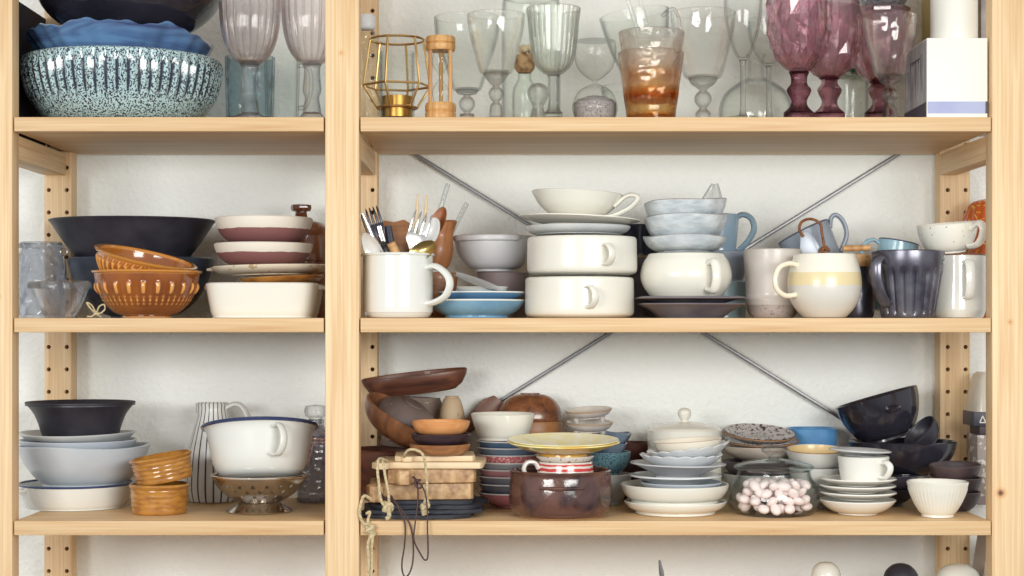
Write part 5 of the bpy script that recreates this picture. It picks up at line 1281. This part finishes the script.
while tries < 9000 and np_ < 88:
    tries += 1
    lay = np_//22
    a = rnd.random()*2*pi; rr = sqrt(rnd.random())*(.0465 if lay < 2 else .042)
    sx_, sy_, sz_ = .0095*rnd.uniform(.85, 1.1), .0075*rnd.uniform(.9, 1.1), .0056*rnd.uniform(.9, 1.1)
    zz = .0105+lay*.0100
    p = Vector((rr*cos(a), rr*sin(a), zz))
    if any((p-pp).length < .0118 for pp in placed):
        if tries % 260: continue
    placed.append(p)
    o = base if np_ == 0 else base.copy()
    if np_: COL.objects.link(o)
    if lay == 0 and rnd.random() < .6: o.data = bm2
    o.scale = (sx_, sy_, sz_); o.rotation_euler = (rnd.uniform(-.9, .9), rnd.uniform(-.9, .9), rnd.random()*6)
    o.location = (jx+p.x, jy+p.y, jz+p.z)
    tag(o, 'smooth white pebble inside the squat glass jar', 'pebble', 'white pebbles in the glass jar'); np_ += 1
# ---------------- plates and bowls at the back
y = .226
bowl('pale grey bowl at the bottom of the pile behind the pebble jar', 759, y, 72, 474, '3', greywhite, c=.4, rb=.6, t=.003, name='small_bowl', sy=.94)
bowl('dark brown bowl below the sandy one behind the pebble jar', 760, y, 76, 461, 480, M('dusk glaze', (96, 84, 90), .35), c=.5, rb=.6, t=.003, name='small_bowl', sy=.94)
bowl('sandy cream bowl under the two speckled plates', 761, y, 76, 446.5, 462, M('sand glaze', (212, 200, 186), .3, coat=.2), c=.7, rb=.5, t=.003, name='small_bowl', sy=.94)
sp = M('black speckled plate glaze', (190, 184, 182), .3, coat=.2, speck=(300, .55, (66, 58, 62)))
rb_ = M('rust rim', (150, 112, 78), .5)
bowl('black speckled grey plate, lower of the two behind the pebble jar', 761, y, 75, 440, 447, sp, c=.4, rb=.55, t=.0025, name='speckled_plate', cat='plate', rimm=rb_, rimr=.0012, rot=(R_(7), 0, 0), foot=.0005, sy=.94, inm=sp)
bowl('black speckled grey plate tilted to show its face, upper of the two', 759.5, y, 73, 433, 441.5, sp, c=.4, rb=.5, t=.0025, name='speckled_plate', cat='plate', rimm=rb_, rimr=.0012, rot=(R_(10), R_(3), 0), foot=.0005, sy=.94, inm=M('black speckled face glaze', (190, 184, 182), .3, coat=.2, speck=(230, .54, (66, 58, 62))))
y = .272
bowl('bright blue deep bowl standing at the back near the black bowls', 812, y, 50, 428.5, '3', M('bright blue glaze', (96, 152, 200), .3, coat=.2, col2=(78, 132, 186), ns=40), c=.1, rb=.8, t=.003, name='deep_bowl', sy=.85, sq=3)
y = .166
wb = M('white brown edged glaze', (224, 222, 216), .25, coat=.3)
bowl('grey white bowl at the bottom of the pile behind the saucers', 814, y, 54, 487, '3', greywhite, c=.5, rb=.6, t=.003, name='small_bowl')
bowl('small white bowl in the middle of the pile behind the saucers', 815, y, 52, 468, 492, wb, c=.5, rb=.6, t=.003, name='small_bowl')
bowl('white bowl with a sandy yellow lining facing out behind the white cup', 815.5, y, 59, 449.5, 471, wb, c=.7, rb=.5, t=.003, name='small_bowl', rot=(R_(5), 0, 0), rimm=M('sandy rim', (176, 136, 84), .4), rimr=.0012, inm=M('sandy yellow lining', (226, 200, 146), .3, coat=.2))
# ---------------- saucers and cup
y = .084
zz = Z3+EPS; f = lambda py: Z(py, y-.035)
saw = M('saucer white', (238, 236, 228), .2, coat=.4); srim = M('charcoal saucer line', (92, 90, 98), .3)
for i, (top, nm) in enumerate(((500, 'white saucer with a dark rim line, bottom of the four'), (492.5, 'white saucer with a dark rim line, second from the bottom of four'), (485.5, 'white saucer with a dark rim line, third from the bottom of four'), (478.5, 'white saucer with a dark rim line, directly under the white cup'))):
    zt = f(top+2.5); zb = zz if i == 0 else zt-.0088
    e = plate(nm, 857.5+(.6 if i % 2 else 0), 76, 0, zt-zb, saw, zb, y=y, c=.45, rb=.52, name='saucer', cat='saucer', rimm=srim, rimr=.0007, group='dark-rimmed saucers', foot=.001)
zb = f(481)-.0088+.0068
e = bowl('straight white cup with a small handle on the pile of saucers', 863.5, y, 51, 456.5, 0, saw, c=.1, rb=.9, t=.0025, name='cup', cat='cup', zb=zb, front=False, force=True)
H, R = e['H'], e['R']; ca, sa = cos(R_(-58)), sin(R_(-58))
MB().tube([(r*ca, r*sa, z) for r, z in cr([(R*.97, H*.80), (R*1.25, H*.84), (R*1.45, H*.68), (R*1.4, H*.42), (R*1.2, H*.2), (R*.93, H*.18)], 5)], .003, 10, 1.5).build('handle', saw, e)
e2 = bowl('flat grey white saucer lying as a lid on the straight white cup', 860, y, 62, 450.5, 455.4, greywhite, c=-.3, rb=.5, t=.0025, name='saucer', cat='saucer', rot=(0, R_(2.5), 0), foot=.0005, rimm=M('grey fleck rim', (150, 146, 142), .4), rimr=.0008)
# ---------------- black bowls
y = .192
bowl('black bowl at the very bottom under the large black bowl', 888, y, 52, 489, '3', black, c=.6, rb=.55, t=.003, name='black_bowl')
bowl('smoky black bowl just below the large black bowl', 888, y, 58, 475, 494, M('smoky black glaze', (66, 64, 76), .3, coat=.2), c=.6, rb=.5, t=.003, name='black_bowl')
y = .207
bowl('large black bowl holding two smaller tilted black ones', 902.5, y, 107, 441.5, 474.4, blackgl, c=.85, rb=.5, t=.004, name='black_bowl', sy=.84, foot=.002)
e = bowl('black lug bowl tipped up high inside the large black bowl', 876, y+.012, 84, 397, 441, blackgl, c=.75, rb=.5, t=.0035, name='black_bowl', rot=(-R_(4), -R_(16), 0), sy=.9, force=True)
H, R = e['H'], e['R']
ml = MB().tube(cr([(-.006+R*.1, -R*.86, H*.66), (R*.1-.002, -R*.93-.002, H*.66), (R*.1+.006, -R*.93-.002, H*.66), (R*.1+.011, -R*.86, H*.66)], 4), .0034, 8, 1.0).build('lug_handle', blackgl, e)
bowl('small black bowl lying on its side inside the large black bowl', 919, y-.043, 40, 431, 448, black, c=.85, rb=.5, t=.003, name='black_bowl', rot=(R_(8), -R_(48), 0))
y = .126
dk = M('dark brown clay', (92, 76, 76), .45, col2=(70, 58, 62), ns=20)
for i, (cx, w, top, bot, rt, nm) in enumerate(((957, 47, 492, '3', 0, 'dark brown clay bowl, bottom of the three beside the ribbed bowl'), (957.5, 48, 478, 497, 0, 'dark brown clay bowl, middle of the three beside the ribbed bowl'), (955, 51, 465, 484, -2, 'dark brown clay bowl, top of the three beside the ribbed bowl'))):
    bowl(nm, cx, y, w, top, bot, dk, c=.55, rb=.55, t=.0028, name='clay_bowl', rot=(R_(3) if i == 2 else 0, R_(rt), 0), group='dark clay bowls', foot=.001, rimm=M('clay rim', (120, 98, 92), .5), rimr=.0009)
y = .05
bowl('white ribbed bowl at the front beside the dark clay bowls', 937.5, y, 61, 482, '3', white, c=.35, rb=.52, t=.003, name='ribbed_bowl', n=176, mod=lambda t, z: .022*(.5+.5*cos(44*t))*min(1, max(0, z/.006))*min(1, max(0, (.040-z)/.003)), foot=.003, k=16)
# ---------------- packs at the end post
y = .218
o = MB().box((-.026, -.028, 0), (.026, .028, Z(434, y)-Z3-EPS), .001).build('patterned_box', M('taupe box print', (170, 158, 150), .6, speck=(85, .55, (222, 216, 212)), col2=(150, 138, 134), ns=8)); put(o, (X(990, y), y, Z3+EPS)); tag(o, 'taupe box with a white leaf print behind the end post', 'box')
zt = Z(434, y)+.0004
k = K(y)
e = thing('wrapped_pack', 'pale wrapped pack with a charcoal label band on the taupe box', 'package', (X(994, y), y, zt))
wrapm = M('cellophane wrapped cream', (214, 206, 190), .3, coat=.5, bump=(50, .8), col2=(228, 222, 210), ns=12)
h1, h2, h3 = Z(425, y)-zt, Z(411, y)-zt, Z(372, y)-zt
ww = 26*k
MB().box((-ww*.75, -.026, 0), (ww*.75, .026, h1-.0002), .001).build('foot', M('dark carton', (70, 58, 64), .5), e)
MB().box((-ww, -.029, h1), (ww, .029, h2), .001).build('label_band', M('charcoal label', (66, 66, 80), .4), e)
MB().lathe([(0, h2+.0002)]+[(ww*.96*s_, h2+.0002+(h3-h2)*u) for s_, u in ((1, 0), (.96, .25), (.88, .6), (.74, .93), (.62, 1))]+[(0, h3)], 48, sq=5, sy=.95).build('wrapping', wrapm, e)
wp = M('white print', (230, 230, 226), .5)
xa = -ww+9*k; zm_ = (h1+h2)/2
t_ = MB()
for a, b in (((-3, -3.4), (0, 3.2)), ((0, 3.2), (3, -3.4)), ((3, -3.4), (-3, -3.4))):
    t_.tube([(xa+a[0]*k, -.0296, zm_+a[1]*k), (xa+b[0]*k, -.0296, zm_+b[1]*k)], .0009, 6, .4, up=(0, 1, 0))
t_.build('triangle_mark', wp, e)
cu = bpy.data.curves.new('lettering', 'FONT'); cu.body = 'A:7'; cu.size = .0105; cu.extrude = .0002; cu.materials.append(wp)
to = bpy.data.objects.new('lettering', cu); COL.objects.link(to); bpy.context.view_layer.update()
me = bpy.data.meshes.new_from_object(to.evaluated_get(bpy.context.evaluated_depsgraph_get())); bpy.data.objects.remove(to); to = bpy.data.objects.new('lettering', me); COL.objects.link(to); to.parent = e; to.location = (xa+4.6*k, -.0294, zm_-3.4*k); to.rotation_euler = (pi/2, 0, 0)
# ================================================================ things on the board below, only their tops in view
def bottle_thing(name, label, cat, cx, y, prof_px, m, capm=None, capname='cap', split=None):
    e = thing(name, label, cat, (X(cx, y), y, Z4+EPS)); zb = e.location.z; k = K(y)
    pr = [(r*k, max(0, Z(py, y)-zb)) for r, py in prof_px]
    if split:
        MB().lathe([(0, 0)]+[(r, max(0, z)) for r, z in cr(pr[:split], 4)]+[(0, pr[split-1][1])], 40).build('body', m, e)
        MB().lathe([(0, pr[split][1])]+cr(pr[split:], 4)+[(0, pr[-1][1])], 40).build(capname, capm, e)
    return e
y = .12; k = K(y)
e = bottle_thing('lidded_canister', 'white rounded lid rising from the board below, beside the dark one', 'canister', 826, y, [(20, 730), (22, 722), (22, 630), (22, 600), (18, 599.5), (16, 585), (13.5, 570), (8, 563.5), (3, 562)], white, white, 'lid', 4)
e = bottle_thing('lidded_canister', 'charcoal rounded lid rising from the board below beside the end post', 'canister', 901, y, [(24, 730), (26, 722), (26, 640), (26, 610), (20, 609.5), (18.5, 585), (16, 573), (10, 566), (4, 563.5)], black, black, 'lid', 4)
e = bottle_thing('lidded_canister', 'white canister with a bulging lid beside the end post on the board below', 'canister', 958, y, [(24, 730), (26, 722), (26, 640), (26, 615), (25, 614.5), (24, 590), (20, 573), (12, 566), (4, 564)], white, white, 'lid', 4)
a, b_ = W(672, 640, .13), W(659.5, 560, .12)
fk_ = (b_.z-Z4-.004)/(b_.z-a.z)
e = thing('serving_fork', 'thin steel handle sticking up from the board below', 'cutlery', b_+(a-b_)*fk_)
L_ = (a-b_).length*2.02
v = (b_-e.location)
MB().tube([(0, 0, 0), tuple(v*.5), tuple(v*.92), tuple(v)], [.003, .003, .0034, .0016], 10, .5).build('handle', silver, e)
y = .2; k = K(y)
e = thing('appliance_carton', 'grey carton with a dark cut-out leaning in the corner below the lowest board', 'box', W(984, 724, y), (0, R_(9), 0))
e.location.z = Z4+.0085
h = .212
MB().box((-.034, -.03, 0), (.034, .03, h), .001).build('body', M('putty card', (176, 166, 160), .55), e)
MB().box((-.012, -.0306, h-.03), (-.002, -.0298, h-.006)).build('dark_print', M('charcoal print', (70, 66, 84), .5), e)
MB().box((.006, -.0306, h-.05), (.026, -.0298, h-.034)).build('dark_print', M('charcoal print', (70, 66, 84), .5), e)
pmx = MB()
for i in range(5): pmx.box((-.026+.009*i, -.0306, h-.048), (-.020+.009*i, -.0298, h-.043))
pmx.build('lettering_print', M('charcoal print', (70, 66, 84), .5), e)

# ================================================================ camera and light
cam = bpy.data.cameras.new('camera'); co = bpy.data.objects.new('camera', cam); COL.objects.link(co)
co.location = (0, -D0, CZ); co.rotation_euler = (pi/2, 0, 0)
cam.sensor_width = 36; cam.lens = 36*D0/(1024*P); cam.shift_y = (HY-288)/1024; cam.clip_start = .05; cam.clip_end = 50
S.camera = co
def area(name, loc, target, sx, sy, power, colr):
    l = bpy.data.lights.new(name, 'AREA'); l.shape = 'RECTANGLE'; l.size = sx; l.size_y = sy; l.energy = power; l.color = colr
    o = bpy.data.objects.new(name, l); COL.objects.link(o); o.location = loc
    o.rotation_euler = (Vector(target)-Vector(loc)).to_track_quat('-Z', 'Y').to_euler(); return o
area('window_light', (.72, -1.75, CZ+.2), (0, .15, CZ-.03), .9, .45, 20.5, (.99, .985, .935))
area('fill_light', (-1.1, -2.1, CZ+.2), (-.1, .15, CZ-.02), .9, .45, 22.5, (.985, .985, .955))  # added fill from the left to lift the dim wall; no lamp stands there
# daylight bounced about the room: brighter overhead than underfoot
w = bpy.data.worlds.new('room_air'); S.world = w; w.use_nodes = True
nt = w.node_tree; N = nt.nodes; L = nt.links; bg = N['Background']
tc = N.new('ShaderNodeTexCoord'); sx = N.new('ShaderNodeSeparateXYZ'); L.new(tc.outputs['Generated'], sx.inputs[0])
mr = N.new('ShaderNodeMapRange'); mr.inputs['From Min'].default_value = -1; L.new(sx.outputs[2], mr.inputs[0])
rp = ramp(N, [(.30, (.30, .29, .30, 1)), (.52, (.84, .88, .94, 1)), (.8, (1.0, 1.0, 1.0, 1))]); L.new(mr.outputs[0], rp.inputs[0])
L.new(rp.outputs[0], bg.inputs[0]); bg.inputs[1].default_value = .68
S.view_settings.view_transform = 'Standard'; S.view_settings.look = 'None'; S.view_settings.exposure = 0; S.view_settings.gamma = 1
S.view_settings.use_curve_mapping = False
S.cycles.transparent_max_bounces = 48; S.cycles.max_bounces = 16; S.cycles.transmission_bounces = 12
S.cycles.caustics_refractive = False; S.cycles.caustics_reflective = False
